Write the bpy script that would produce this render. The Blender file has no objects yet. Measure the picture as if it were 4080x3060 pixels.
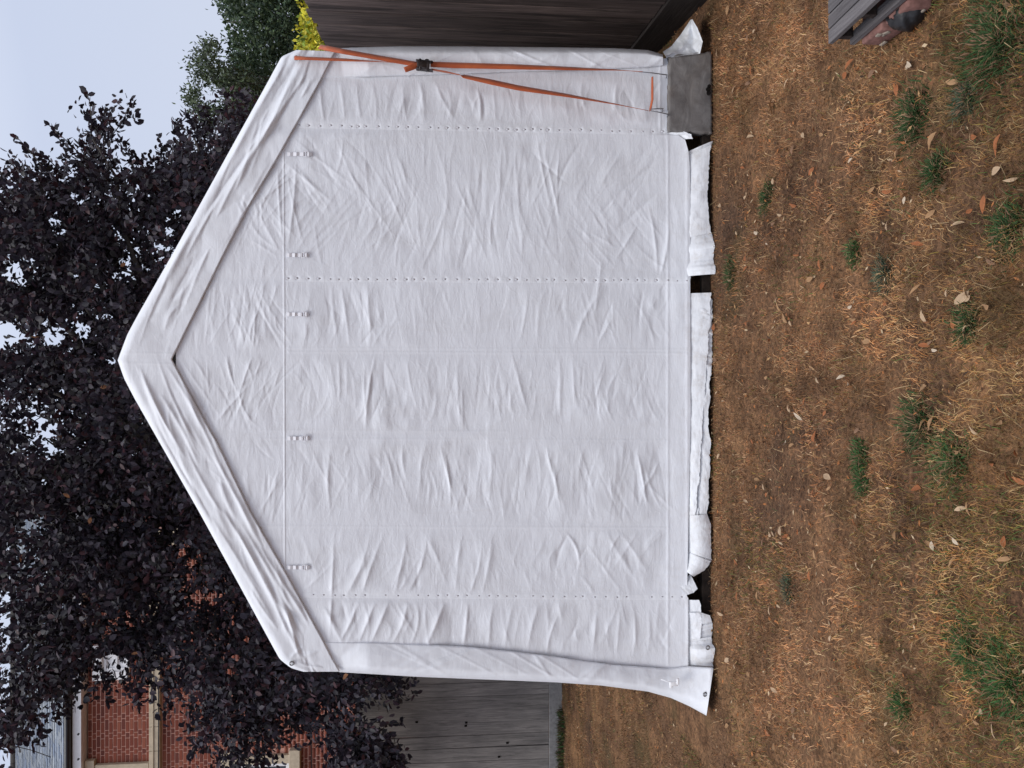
import bpy, bmesh, math, random
import numpy as np
from mathutils import Vector, Matrix

# ------------------------------------------------------------------ camera
F = 2950.0            # focal length in pixels of the 4080 px wide photograph
CH = 1.30             # camera height
TILT = math.atan(240.0 / F)
S = 4080.0 / 2212.0   # most positions below were read on a 2212 px wide view
sc = bpy.context.scene
col = sc.collection
cam_d = bpy.data.cameras.new('camera')
cam = bpy.data.objects.new('camera', cam_d); col.objects.link(cam)
cam_d.sensor_width = 36.0; cam_d.lens = 36.0 * F / 4080.0
cam_d.clip_start = 0.05; cam_d.clip_end = 500
ct, st = math.cos(TILT), math.sin(TILT)
UP = Vector((0, st, ct)); FW = Vector((0, ct, -st)); RT = Vector((1, 0, 0))
# the photograph was taken with the phone held on its side: picture left is up
m = Matrix.Identity(4)
for i in range(3):
    m[i][0] = -UP[i]; m[i][1] = RT[i]; m[i][2] = -FW[i]
m[0][3], m[1][3], m[2][3] = 0, 0, CH
cam.matrix_world = m
sc.camera = cam

# ------------------------------------------------------------------ world, sun, exposure
SUN_EL, SUN_AZ = math.radians(62), math.radians(205)   # azimuth measured from +Y clockwise: behind the camera
w = bpy.data.worlds.new('World'); sc.world = w; w.use_nodes = True
nt = w.node_tree; nt.nodes.clear()
out = nt.nodes.new('ShaderNodeOutputWorld'); bg = nt.nodes.new('ShaderNodeBackground')
sky = nt.nodes.new('ShaderNodeTexSky'); sky.sky_type = 'NISHITA'; sky.sun_disc = False
sky.sun_elevation = SUN_EL; sky.sun_rotation = SUN_AZ; sky.dust_density = 3.0
tc = nt.nodes.new('ShaderNodeTexCoord'); sx = nt.nodes.new('ShaderNodeSeparateXYZ')
ramp = nt.nodes.new('ShaderNodeValToRGB')
ramp.color_ramp.elements[0].position = 0.0; ramp.color_ramp.elements[0].color = (5.7, 6.0, 6.9, 1)
ramp.color_ramp.elements[1].position = 1.0; ramp.color_ramp.elements[1].color = (12.0, 12.3, 13.0, 1)
e = ramp.color_ramp.elements.new(0.45); e.color = (5.15, 5.7, 7.1, 1)
cl = nt.nodes.new('ShaderNodeTexNoise'); cl.inputs['Scale'].default_value = 1.6; cl.inputs['Detail'].default_value = 3
clm = nt.nodes.new('ShaderNodeMapRange'); clm.inputs['To Min'].default_value = 0.93; clm.inputs['To Max'].default_value = 1.09
vm = nt.nodes.new('ShaderNodeVectorMath'); vm.operation = 'SCALE'
mx = nt.nodes.new('ShaderNodeMix'); mx.data_type = 'RGBA'; mx.inputs['Factor'].default_value = 0.88
L = nt.links
L.new(tc.outputs['Generated'], sx.inputs[0]); L.new(sx.outputs['Z'], ramp.inputs['Fac'])
L.new(tc.outputs['Generated'], cl.inputs['Vector']); L.new(cl.outputs['Fac'], clm.inputs['Value'])
L.new(ramp.outputs['Color'], vm.inputs[0]); L.new(clm.outputs['Result'], vm.inputs['Scale'])
L.new(sky.outputs['Color'], mx.inputs[6]); L.new(vm.outputs['Vector'], mx.inputs[7])
L.new(mx.outputs[2], bg.inputs['Color']); L.new(bg.outputs[0], out.inputs['Surface'])
bg.inputs['Strength'].default_value = 0.10
sd = bpy.data.lights.new('sun', 'SUN'); sd.energy = 1.3; sd.angle = math.radians(25); sd.color = (1.0, 0.97, 0.93)
sun = bpy.data.objects.new('sun', sd); col.objects.link(sun)
sdir = Vector((math.sin(SUN_AZ) * math.cos(SUN_EL), math.cos(SUN_AZ) * math.cos(SUN_EL), math.sin(SUN_EL)))
sun.rotation_euler = sdir.to_track_quat('Z', 'Y').to_euler(); sun.location = (0, -5, 12)
sc.view_settings.view_transform = 'Standard'; sc.view_settings.look = 'None'
sc.view_settings.exposure = 0.31; sc.view_settings.gamma = 1.0; sc.view_settings.use_curve_mapping = False

# ------------------------------------------------------------------ helpers
rng = np.random.default_rng(7)
R = random.Random(5)

def ray(X, Y):
    """direction through a point of the photograph read on the 2212 px view"""
    X = np.asarray(X, float) * S; Y = np.asarray(Y, float) * S
    a = (1530.0 - Y) / F; v = (X - 2040.0) / F
    return a, ct - v * st, -st - v * ct
def P(X, Y, dep):
    """point of the vertical plane y = dep"""
    dx, dy, dz = ray(X, Y); k = np.asarray(dep, float) / dy
    return np.stack(np.broadcast_arrays(dx * k, dy * k, CH + dz * k), -1)
def G(X, Y, z=0.0):
    dx, dy, dz = ray(X, Y); k = (z - CH) / dz
    return np.stack(np.broadcast_arrays(dx * k, dy * k, CH + dz * k), -1)
def Pv(X, Y, dep): return Vector(P(X, Y, dep).tolist())
def Gv(X, Y, z=0.0): return Vector(G(X, Y, z).tolist())

def tag(o, label=None, cat=None, group=None, kind=None):
    if label: o['label'] = label
    if cat: o['category'] = cat
    if group: o['group'] = group
    if kind: o['kind'] = kind
    return o
def empty(name, loc, label=None, cat=None, group=None):
    o = bpy.data.objects.new(name, None); col.objects.link(o); o.location = loc
    o.empty_display_size = 0.1
    return tag(o, label, cat, group)
def adopt(o, parent):
    if parent is not None:
        o.parent = parent
        if parent.type == 'EMPTY':
            o.matrix_parent_inverse = Matrix.Translation(-Vector(parent.location))
    return o
def link(name, me, mat, parent=None, smooth=False):
    o = bpy.data.objects.new(name, me); col.objects.link(o)
    if mat is not None and not me.materials:
        for mm in (mat if isinstance(mat, (list, tuple)) else [mat]): me.materials.append(mm)
    if smooth: me.shade_smooth()
    return adopt(o, parent)
def npmesh(name, V, Fa, colr=None):
    V = np.ascontiguousarray(V, np.float32); Fa = np.ascontiguousarray(Fa, np.int32)
    me = bpy.data.meshes.new(name)
    n, k = Fa.shape
    me.vertices.add(len(V)); me.vertices.foreach_set('co', V.ravel())
    me.loops.add(n * k); me.loops.foreach_set('vertex_index', Fa.ravel())
    me.polygons.add(n); me.polygons.foreach_set('loop_start', np.arange(0, n * k, k, dtype=np.int32))
    me.update(calc_edges=True)
    if colr is not None:
        a = me.color_attributes.new('Col', 'FLOAT_COLOR', 'POINT')
        c = np.ones((len(V), 4), np.float32); c[:, :3] = colr
        a.data.foreach_set('color', c.ravel())
    me.validate()
    return me
def gridfaces(nr, nc, off=0, flip=False):
    i = np.arange(nr * nc).reshape(nr, nc)
    f = np.stack([i[:-1, :-1], i[1:, :-1], i[1:, 1:], i[:-1, 1:]], -1).reshape(-1, 4) + off
    return f[:, ::-1] if flip else f
def sheet(name, Pts, mat, parent, flip=False, mask=None):
    """Pts: nr x nc x 3"""
    nr, nc = Pts.shape[:2]
    f = gridfaces(nr, nc, 0, flip)
    if mask is not None:
        mk = (mask[:-1, :-1] & mask[1:, :-1] & mask[1:, 1:] & mask[:-1, 1:]).reshape(-1)
        f = f[mk]
        used = np.unique(f); remap = np.full(nr * nc, -1, np.int64); remap[used] = np.arange(len(used))
        V = Pts.reshape(-1, 3)[used]; f = remap[f]
    else: V = Pts.reshape(-1, 3)
    return link(name, npmesh(name, V, f), mat, parent, smooth=True)

class MB:
    """collects small solids and links them as one mesh"""
    def __init__(s): s.bm = bmesh.new()
    def box(s, c, size, rot=None, bevel=0.0, taper=None):
        M = Matrix.Translation(Vector(c)) @ (rot.to_4x4() if rot is not None else Matrix.Identity(4)) @ Matrix.Diagonal((*size, 1))
        r = bmesh.ops.create_cube(s.bm, size=1.0, matrix=M)
        if bevel:
            ed = list({e for v in r['verts'] for e in v.link_edges})
            bmesh.ops.bevel(s.bm, geom=ed, offset=bevel, segments=2, affect='EDGES', profile=0.5)
        return s
    def tube(s, pts, rad, seg=8, cap=True):
        pts = [Vector(p) for p in pts]; n = len(pts)
        if not hasattr(rad, '__len__'): rad = [rad] * n
        rings = []; nrm = None
        for i, p in enumerate(pts):
            t = (pts[min(i + 1, n - 1)] - pts[max(i - 1, 0)]).normalized()
            if nrm is None: nrm = t.orthogonal().normalized()
            nrm = (nrm - t * nrm.dot(t)).normalized(); b = t.cross(nrm)
            rings.append([s.bm.verts.new(p + (nrm * math.cos(a) + b * math.sin(a)) * rad[i])
                          for a in [2 * math.pi * k / seg for k in range(seg)]])
        for A, B in zip(rings, rings[1:]):
            for k in range(seg): s.bm.faces.new((A[k], A[(k + 1) % seg], B[(k + 1) % seg], B[k]))
        if cap: s.bm.faces.new(rings[0][::-1]); s.bm.faces.new(rings[-1])
        return s
    def torus(s, c, ax, r1, r2, n=16, k=6):
        ax = Vector(ax).normalized(); u = ax.orthogonal().normalized(); v = ax.cross(u); c = Vector(c)
        pts = [c + (u * math.cos(a) + v * math.sin(a)) * r1 for a in [2 * math.pi * i / n for i in range(n)]]
        rings = []
        for i, p in enumerate(pts):
            d = (p - c).normalized()
            rings.append([s.bm.verts.new(p + (d * math.cos(b) + ax * math.sin(b)) * r2) for b in [2 * math.pi * j / k for j in range(k)]])
        for i in range(n):
            A, B = rings[i], rings[(i + 1) % n]
            for j in range(k): s.bm.faces.new((A[j], B[j], B[(j + 1) % k], A[(j + 1) % k]))
        return s
    def quadprism(s, P4, d):
        """quad P4 extruded by vector d"""
        A = [s.bm.verts.new(p) for p in P4]; B = [s.bm.verts.new(Vector(p) + Vector(d)) for p in P4]
        s.bm.faces.new(A); s.bm.faces.new(B[::-1])
        for i in range(4): s.bm.faces.new((A[i], B[i], B[(i + 1) % 4], A[(i + 1) % 4]))
        return s
    def mesh(s, name):
        bmesh.ops.recalc_face_normals(s.bm, faces=s.bm.faces[:])
        me = bpy.data.meshes.new(name); s.bm.to_mesh(me); s.bm.free(); return me
    def build(s, name, mat, parent=None, smooth=False):
        return link(name, s.mesh(name), mat, parent, smooth)

# ------------------------------------------------------------------ materials
def newmat(name):
    m = bpy.data.materials.new(name); m.use_nodes = True
    nt = m.node_tree; b = nt.nodes['Principled BSDF']
    return m, nt, b
def noise(nt, vec, scale, detail=4, rough=0.55, dist=0.0, stretch=None):
    n = nt.nodes.new('ShaderNodeTexNoise'); n.inputs['Scale'].default_value = scale
    n.inputs['Detail'].default_value = detail; n.inputs['Roughness'].default_value = rough; n.inputs['Distortion'].default_value = dist
    if stretch:
        mp = nt.nodes.new('ShaderNodeMapping'); mp.inputs['Scale'].default_value = stretch
        nt.links.new(vec, mp.inputs['Vector']); vec = mp.outputs['Vector']
    nt.links.new(vec, n.inputs['Vector']); return n.outputs['Fac']
def rampn(nt, fac, stops):
    r = nt.nodes.new('ShaderNodeValToRGB'); el = r.color_ramp.elements
    while len(el) < len(stops): el.new(0.5)
    for e, (p, c) in zip(el, stops): e.position = p; e.color = (*c, 1) if len(c) == 3 else c
    nt.links.new(fac, r.inputs['Fac']); return r.outputs['Color']
def mixc(nt, f, a, b, mode='MIX'):
    n = nt.nodes.new('ShaderNodeMix'); n.data_type = 'RGBA'; n.blend_type = mode
    for v, i in ((f, 0), (a, 6), (b, 7)):
        if hasattr(v, 'is_output'): nt.links.new(v, n.inputs[i])
        elif i == 0: n.inputs[0].default_value = v
        else: n.inputs[i].default_value = (*v, 1)
    return n.outputs[2]
def bumpn(nt, b, h, strength, dist):
    n = nt.nodes.new('ShaderNodeBump'); n.inputs['Strength'].default_value = strength; n.inputs['Distance'].default_value = dist
    nt.links.new(h, n.inputs['Height']); nt.links.new(n.outputs['Normal'], b.inputs['Normal']); return n
def coord(nt, kind='Object'): return nt.nodes.new('ShaderNodeTexCoord').outputs[kind]
def mathn(nt, op, a, b=None):
    n = nt.nodes.new('ShaderNodeMath'); n.operation = op
    for v, i in ((a, 0), (b, 1)):
        if v is None: continue
        if hasattr(v, 'is_output'): nt.links.new(v, n.inputs[i])
        else: n.inputs[i].default_value = v
    return n.outputs[0]

def mat_tarp(name, base=(0.775, 0.795, 0.845), dirt=0.10, bump=0.30):
    m, nt, b = newmat(name); c = coord(nt)
    n1 = noise(nt, c, 1.3, 4); n2 = noise(nt, c, 9, 6, 0.65)
    col1 = mixc(nt, mathn(nt, 'MULTIPLY', n1, dirt * 1.6), base, (base[0] * .86, base[1] * .86, base[2] * .85))
    spots = rampn(nt, noise(nt, c, 55, 3, 0.6), [(0.0, (0, 0, 0)), (0.70, (0, 0, 0)), (0.80, (1, 1, 1))])
    sp = mathn(nt, 'MULTIPLY', spots, dirt * 0.6)
    col2 = mixc(nt, sp, col1, (0.50, 0.47, 0.42))
    sp3 = nt.nodes.new('ShaderNodeSeparateXYZ'); nt.links.new(c, sp3.inputs[0])
    mr = nt.nodes.new('ShaderNodeMapRange'); mr.inputs['From Min'].default_value = 0.30; mr.inputs['From Max'].default_value = 0.0; nt.links.new(sp3.outputs['Z'], mr.inputs['Value'])
    spl = rampn(nt, noise(nt, c, 14, 6, 0.75), [(0.50, (0, 0, 0)), (0.66, (1, 1, 1))])
    col2 = mixc(nt, mathn(nt, 'MULTIPLY', mathn(nt, 'POWER', mr.outputs['Result'], 2.0), mathn(nt, 'MULTIPLY', spl, 0.55)), col2, (0.42, 0.35, 0.28))
    wat = rampn(nt, noise(nt, c, 2.3, 5, 0.6, 1.0, (1, 1, 0.35)), [(0.46, (0, 0, 0)), (0.50, (1, 1, 1)), (0.54, (0, 0, 0))])
    col2 = mixc(nt, mathn(nt, 'MULTIPLY', wat, 0.10), col2, (0.58, 0.57, 0.55))
    nt.links.new(col2, b.inputs['Base Color'])
    b.inputs['Roughness'].default_value = 0.52; b.inputs['Specular IOR Level'].default_value = 0.35
    # crinkles: short ones crossing the sheet sideways, diagonal ones and the weave
    a1 = noise(nt, c, 16, 5, 0.62, 0.6, (0.45, 1, 1.7)); a2 = noise(nt, c, 60, 4, 0.6, 0.8, (0.6, 1, 1.5))
    v = nt.nodes.new('ShaderNodeTexVoronoi'); v.feature = 'DISTANCE_TO_EDGE'; v.inputs['Scale'].default_value = 10
    mp = nt.nodes.new('ShaderNodeMapping'); mp.inputs['Scale'].default_value = (0.55, 1, 1.5)
    wv = nt.nodes.new('ShaderNodeTexNoise'); wv.inputs['Scale'].default_value = 7
    vadd = nt.nodes.new('ShaderNodeVectorMath'); vadd.operation = 'MULTIPLY_ADD'; vadd.inputs[1].default_value = (.22, .22, .22)
    nt.links.new(c, wv.inputs['Vector']); nt.links.new(wv.outputs['Color'], vadd.inputs[0]); nt.links.new(c, vadd.inputs[2])
    nt.links.new(vadd.outputs[0], mp.inputs['Vector']); nt.links.new(mp.outputs['Vector'], v.inputs['Vector'])
    vr = mathn(nt, 'MINIMUM', v.outputs['Distance'], 0.09)
    h = mathn(nt, 'ADD', mathn(nt, 'MULTIPLY', a1, 0.9), mathn(nt, 'MULTIPLY', a2, 0.22))
    h = mathn(nt, 'ADD', h, mathn(nt, 'MULTIPLY', vr, -0.95))
    bumpn(nt, b, h, bump, 0.010)
    return m
TARP = mat_tarp('white_tarp'); TARP_T = mat_tarp('white_tarp_taut', base=(0.80, 0.822, 0.87), dirt=0.06, bump=0.22)
TARP_F = mat_tarp('white_tarp_flap', base=(0.82, 0.842, 0.885), dirt=0.35, bump=0.40)

def mat_plain(name, c, rough=0.6, spec=0.4, metal=0.0, bscale=None, bstr=0.3, bdist=0.004, vary=0.0):
    m, nt, b = newmat(name); co = coord(nt)
    b.inputs['Roughness'].default_value = rough; b.inputs['Specular IOR Level'].default_value = spec; b.inputs['Metallic'].default_value = metal
    n = noise(nt, co, bscale or 40, 4)
    d = tuple(x * (1 - vary) for x in c); l = tuple(min(1, x * (1 + vary)) for x in c)
    nt.links.new(rampn(nt, n, [(0.3, d), (0.7, l)]), b.inputs['Base Color'])
    if bscale: bumpn(nt, b, n, bstr, bdist)
    return m
def mat_wood(name, dark, light, knots=True, rough=0.85, stretch=(14, 14, 0.9), vary=0.35, green=None):
    m, nt, b = newmat(name); co = coord(nt)
    oi = nt.nodes.new('ShaderNodeObjectInfo')
    comb = nt.nodes.new('ShaderNodeCombineXYZ'); nt.links.new(mathn(nt, 'MULTIPLY', oi.outputs['Random'], 37.0), comb.inputs[2])
    va = nt.nodes.new('ShaderNodeVectorMath'); nt.links.new(co, va.inputs[0]); nt.links.new(comb.outputs[0], va.inputs[1])
    g = noise(nt, va.outputs[0], 4.0, 8, 0.7, 1.2, stretch); g2 = noise(nt, va.outputs[0], 1.4, 3, 0.5, 0.0)
    c1 = rampn(nt, g, [(0.30, dark), (0.70, light)])
    sh = rampn(nt, g2, [(0.3, (0.62, 0.62, 0.63)), (0.7, (1.12, 1.1, 1.08))])
    c2 = mixc(nt, 1.0, c1, sh, 'MULTIPLY')
    mr = nt.nodes.new('ShaderNodeMapRange'); mr.inputs['To Min'].default_value = 1 - vary; mr.inputs['To Max'].default_value = 1 + vary * 0.7
    nt.links.new(oi.outputs['Random'], mr.inputs['Value'])
    vs = nt.nodes.new('ShaderNodeVectorMath'); vs.operation = 'SCALE'
    nt.links.new(c2, vs.inputs[0]); nt.links.new(mr.outputs['Result'], vs.inputs['Scale'])
    res = vs.outputs[0]
    if green:
        gm = rampn(nt, noise(nt, co, 2.6, 5, 0.6), [(0.5, (0, 0, 0)), (0.72, (0.6, 0.6, 0.6))])
        res = mixc(nt, gm, res, green)
    nt.links.new(res, b.inputs['Base Color']); b.inputs['Roughness'].default_value = rough; b.inputs['Specular IOR Level'].default_value = 0.25
    bumpn(nt, b, g, 0.7, 0.006)
    return m
def mat_vcol(name, rough=0.6, spec=0.3, trans=0.0, bump=0.0):
    m, nt, b = newmat(name)
    a = nt.nodes.new('ShaderNodeVertexColor'); a.layer_name = 'Col'
    nt.links.new(a.outputs['Color'], b.inputs['Base Color'])
    b.inputs['Roughness'].default_value = rough; b.inputs['Specular IOR Level'].default_value = spec
    if trans:
        t = nt.nodes.new('ShaderNodeBsdfTranslucent'); ms = nt.nodes.new('ShaderNodeMixShader'); ms.inputs[0].default_value = trans
        nt.links.new(a.outputs['Color'], t.inputs['Color'])
        o = nt.nodes['Material Output']
        nt.links.new(b.outputs[0], ms.inputs[1]); nt.links.new(t.outputs[0], ms.inputs[2]); nt.links.new(ms.outputs[0], o.inputs['Surface'])
    return m

# ------------------------------------------------------------------ ground
D = float(CH / math.tan(TILT + math.atan((2835 - 2040) / F)))     # distance of the tent front

def vnoise(x, y, s, seed=0):
    """cheap smooth value noise, 0..1"""
    x = np.asarray(x, float) / s; y = np.asarray(y, float) / s
    r = np.random.default_rng(seed).random((64, 64))
    xi = np.floor(x).astype(int); yi = np.floor(y).astype(int); fx = x - xi; fy = y - yi
    fx = fx * fx * (3 - 2 * fx); fy = fy * fy * (3 - 2 * fy)
    g = lambda a, b: r[a % 64, b % 64]
    return (g(xi, yi) * (1 - fx) + g(xi + 1, yi) * fx) * (1 - fy) + (g(xi, yi + 1) * (1 - fx) + g(xi + 1, yi + 1) * fx) * fy
def fbm(x, y, s, seed=0, o=4):
    a = 0; t = 0
    for k in range(o):
        w = 0.55 ** k; a = a + w * vnoise(x + 17 * k, y + 9 * k, s / 2 ** k, seed + k); t += w
    return a / t
def gz(x, y):
    """lawn relief"""
    z = (fbm(x, y, 0.5, 11) - 0.5) * 0.035 + (fbm(x, y, 0.09, 21, 2) - 0.5) * 0.012
    near = np.clip(np.abs(np.asarray(y) - D) / 0.25, 0.15, 1)
    return z * near

m, nt, b = newmat('dry_lawn_soil'); co = coord(nt)
p1 = noise(nt, co, 1.1, 5, 0.6); p2 = noise(nt, co, 9, 6, 0.7); p3 = noise(nt, co, 70, 5, 0.7)
c1 = rampn(nt, p1, [(0.32, (0.090, 0.055, 0.038)), (0.5, (0.178, 0.100, 0.056)), (0.68, (0.27, 0.152, 0.078))])
c2 = rampn(nt, p2, [(0.3, (0.45, 0.42, 0.42)), (0.55, (1, 1, 1)), (0.75, (1.45, 1.35, 1.2))])
c3 = rampn(nt, p3, [(0.3, (0.35, 0.33, 0.33)), (0.52, (1, 1, 1)), (0.7, (1.9, 1.7, 1.5))])
cc = mixc(nt, 1.0, mixc(nt, 1.0, c1, c2, 'MULTIPLY'), c3, 'MULTIPLY')
gr = rampn(nt, noise(nt, co, 1.7, 4, 0.6), [(0.55, (0, 0, 0)), (0.70, (0.5, 0.5, 0.5))])
cc = mixc(nt, gr, cc, (0.045, 0.05, 0.02))
nt.links.new(cc, b.inputs['Base Color']); b.inputs['Roughness'].default_value = 0.95; b.inputs['Specular IOR Level'].default_value = 0.1
bumpn(nt, b, p3, 1.0, 0.012)
SOIL = m
# one sheet to the horizon: fine near the camera, coarse far out
xs = np.concatenate([np.linspace(-150, -8, 12)[:-1], np.linspace(-8, 3.5, 330), np.linspace(3.5, 150, 12)[1:]])
ys = np.concatenate([np.linspace(-60, 0.8, 8)[:-1], np.linspace(0.8, 10.5, 290), np.linspace(10.5, 200, 12)[1:]])
gx, gy = np.meshgrid(xs, ys, indexing='ij')
zz = np.where((gx > -8) & (gx < 3.5) & (gy > 0.8) & (gy < 10.5), gz(gx, gy), -0.004)
o = link('ground', npmesh('ground', np.stack([gx, gy, zz], -1).reshape(-1, 3), gridfaces(len(xs), len(ys))), SOIL, smooth=True)
tag(o, kind='structure')

# ------------------------------------------------------------------ grass blades
def blades(x, y, h, wd, lean, colr, az=None):
    n = len(x); z = gz(x, y) - 0.003
    az = rng.uniform(0, 2 * math.pi, n) if az is None else az
    fz = rng.uniform(0, 2 * math.pi, n)          # facing of the blade's width
    dx, dy = np.cos(az), np.sin(az); wx, wy = np.cos(fz) * wd / 2, np.sin(fz) * wd / 2
    V = np.zeros((n, 5, 3), np.float32)
    l1, l2 = lean * 0.38 * h, lean * h
    z1 = h * 0.55 * np.sqrt(np.clip(1 - (lean * .7) ** 2, 0.03, 1)); z2 = h * np.sqrt(np.clip(1 - lean ** 2, 0.02, 1)) * 0.9
    V[:, 0] = np.stack([x - wx, y - wy, z], -1); V[:, 1] = np.stack([x + wx, y + wy, z], -1)
    V[:, 2] = np.stack([x + dx * l1 - wx * .8, y + dy * l1 - wy * .8, z + z1], -1)
    V[:, 3] = np.stack([x + dx * l1 + wx * .8, y + dy * l1 + wy * .8, z + z1], -1)
    V[:, 4] = np.stack([x + dx * l2, y + dy * l2, z + z2], -1)
    b0 = np.arange(n)[:, None] * 5
    T = np.concatenate([b0 + [0, 1, 3], b0 + [0, 3, 2], b0 + [2, 3, 4]], 0)
    C = np.repeat(colr[:, None, :], 5, 1).reshape(-1, 3)
    return V.reshape(-1, 3), T, C
BLADE = mat_vcol('grass_blade', 0.75, 0.15, 0.25)
STRAW = np.array([[0.42, 0.26, 0.135], [0.33, 0.185, 0.095], [0.36, 0.175, 0.075], [0.24, 0.145, 0.090], [0.52, 0.37, 0.22], [0.15, 0.092, 0.062], [0.34, 0.25, 0.11]])
GREENS = np.array([[0.042, 0.082, 0.030], [0.052, 0.115, 0.038], [0.034, 0.068, 0.032], [0.125, 0.125, 0.04]])
def scatter(n, x0, x1, y0, y1, power):
    u = rng.random(n)
    y = (y0 ** power + u * (y1 ** power - y0 ** power)) ** (1 / power)
    hw = y * 0.72 + 0.35
    x = rng.uniform(-1, 1, n) * hw
    k = (x > x0) & (x < x1)
    return x[k], y[k]
x, y = scatter(510000, -9, 2.35, 1.35, 9.2, 0.55)
inside = (y > D - 0.01) & (x > -1.95) & (x < 1.78)
x, y = x[~inside], y[~inside]; n = len(x)
patch = fbm(x, y, 0.8, 31); patch2 = fbm(x, y, 0.25, 41, 3)
keep = rng.random(n) < np.clip(0.35 + 2.4 * (patch2 - 0.38), 0.06, 1)
x, y, patch, patch2 = x[keep], y[keep], patch[keep], patch2[keep]; n = len(x)
ci = rng.choice(len(STRAW), n, p=[.2, .2, .17, .16, .08, .12, .07]); colr = STRAW[ci] * rng.uniform(0.7, 1.25, (n, 1))
tanp = np.zeros(n)      # sun-bleached and worn places of this lawn
for (bx, by, br) in [(1760, 120, .35), (1840, 330, .30), (1800, 1560, .36), (1790, 1400, .28), (1780, 1640, .3), (1270, 1600, 1.2), (1900, 180, .2), (1950, 760, .2), (1840, 640, .25)]:
    g_ = G(bx, by); tanp += np.exp(-((x - g_[0]) ** 2 + ((y - g_[1]) * .8) ** 2) / br ** 2)
pm = fbm(x, y, 0.11, 77, 3); colr *= (0.42 + 1.25 * np.clip((pm - .28) * 2.2, 0, 1))[:, None]
rusty = np.clip((fbm(x, y, .09, 87, 2) - .60) * 5, 0, .45)[:, None]; colr = colr * (1 - rusty) + rusty * colr * np.array([1.18, .90, .78])
colr *= (0.62 + 0.62 * np.clip((patch - 0.3) * 2.2 + .55 * tanp, 0, 1.3))[:, None]
gp = (np.clip((fbm(x, y, 0.40, 57) - 0.60) * 3.0, 0, 0.40) + np.clip((2.35 - y) * 0.45, 0, 0.30) * (x < -0.25)) * np.clip(1 - tanp, 0, 1) + 0.03
colr *= (1 - .22 * np.exp(-np.clip(D - y, 0, 9) / .35))[:, None] * np.where(((x > -2) & (x < 1.8) & (y < D))[:, None], np.array([[1., .94, .92]]), 1.0)  # shade at the tent foot darkened into the blades; turf there redder
yel = (np.clip((2.5 - y), 0, .8) * .55)[:, None]; colr *= 1 + yel * np.array([[-.12, .06, -.25]])
isg = rng.random(n) < gp
colr[isg] = GREENS[rng.choice(4, isg.sum(), p=[.2, .25, .15, .4])] * rng.uniform(0.9, 2.0, (isg.sum(), 1)) * np.array([1.5, 1.1, 0.9])
hh = rng.uniform(0.012, 0.034, n) * (0.8 + 0.5 * patch) * np.where(y < 2.4, 1.15, 1.0)
wd = rng.uniform(0.0010, 0.0022, n) * (0.70 + 0.22 * y)
lean = np.clip(rng.normal(0.72, 0.2, n), 0.1, 0.98)
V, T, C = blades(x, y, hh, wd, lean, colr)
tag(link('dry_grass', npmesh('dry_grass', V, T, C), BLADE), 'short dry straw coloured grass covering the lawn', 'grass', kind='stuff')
# long loose straws
x, y = scatter(3200, -8, 2.2, 1.4, 7, 0.6); inside = (y > D - 0.03) & (x > -1.95) & (x < 1.78); x, y = x[~inside], y[~inside]; n = len(x)
V, T, C = blades(x, y, rng.uniform(0.03, 0.09, n), rng.uniform(0.0012, 0.0022, n), np.clip(rng.normal(0.93, 0.05, n), 0.7, 0.99),
                 np.array([[0.50, 0.36, 0.20]]) * rng.uniform(0.5, 1.2, (n, 1)))
tag(link('loose_straw', npmesh('loose_straw', V, T, C), BLADE), 'long pale straws lying loose over the dry lawn', 'straw', kind='stuff')

# crumbs of leaves and twigs trodden into the turf
x, y = scatter(16000, -8, 2.2, 1.45, 8, 0.6); ins = (y > D - 0.02) & (x > -1.95) & (x < 1.78); x, y = x[~ins], y[~ins]
k = rng.random(len(x)) < np.clip((fbm(x, y, .35, 95, 3) - .35) * 3 + .5 * np.exp(-((y - 3.1) / .45) ** 2) * (x > -2), .08, 1); x, y = x[k], y[k]; n = len(x)
ln0 = rng.uniform(.008, .024, n) * np.clip(.45 + .2 * y, .5, 1.5); d0 = rng.normal(0, 1, (n, 3)) * np.array([1, 1, .3])
LCc = np.array([[.40, .16, .06], [.44, .27, .13], [.26, .12, .06], [.55, .42, .27], [.12, .06, .035], [.07, .045, .03]])
CR0 = LCc[rng.choice(6, n, p=[.22, .20, .2, .08, .18, .12])] * rng.uniform(.7, 1.2, (n, 1))
def leafarr0(c, d, ln, wd, colr):
    d = d / np.linalg.norm(d, axis=1, keepdims=True); up_ = np.tile([0, 0, 1.], (len(c), 1)) + rng.normal(0, .4, (len(c), 3)); s_ = np.cross(d, up_); s_ /= np.linalg.norm(s_, axis=1, keepdims=True)
    V = np.stack([c, c + d * ln[:, None] * .5 + s_ * wd[:, None] * .5, c + d * ln[:, None], c + d * ln[:, None] * .5 - s_ * wd[:, None] * .5], 1).reshape(-1, 3)
    return V, np.arange(len(c))[:, None] * 4 + [[0, 1, 2, 3]], np.repeat(colr[:, None, :], 4, 1).reshape(-1, 3)
V, T, C = leafarr0(np.stack([x, y, gz(x, y) + rng.uniform(.006, .02, n)], -1), d0, ln0, ln0 * rng.uniform(.2, .55, n), CR0)
tag(link('leaf_litter', npmesh('leaf_litter', V, T, C), BLADE), 'crumbled bits of brown and orange leaves trodden into the lawn', 'leaf litter', kind='stuff')
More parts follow.
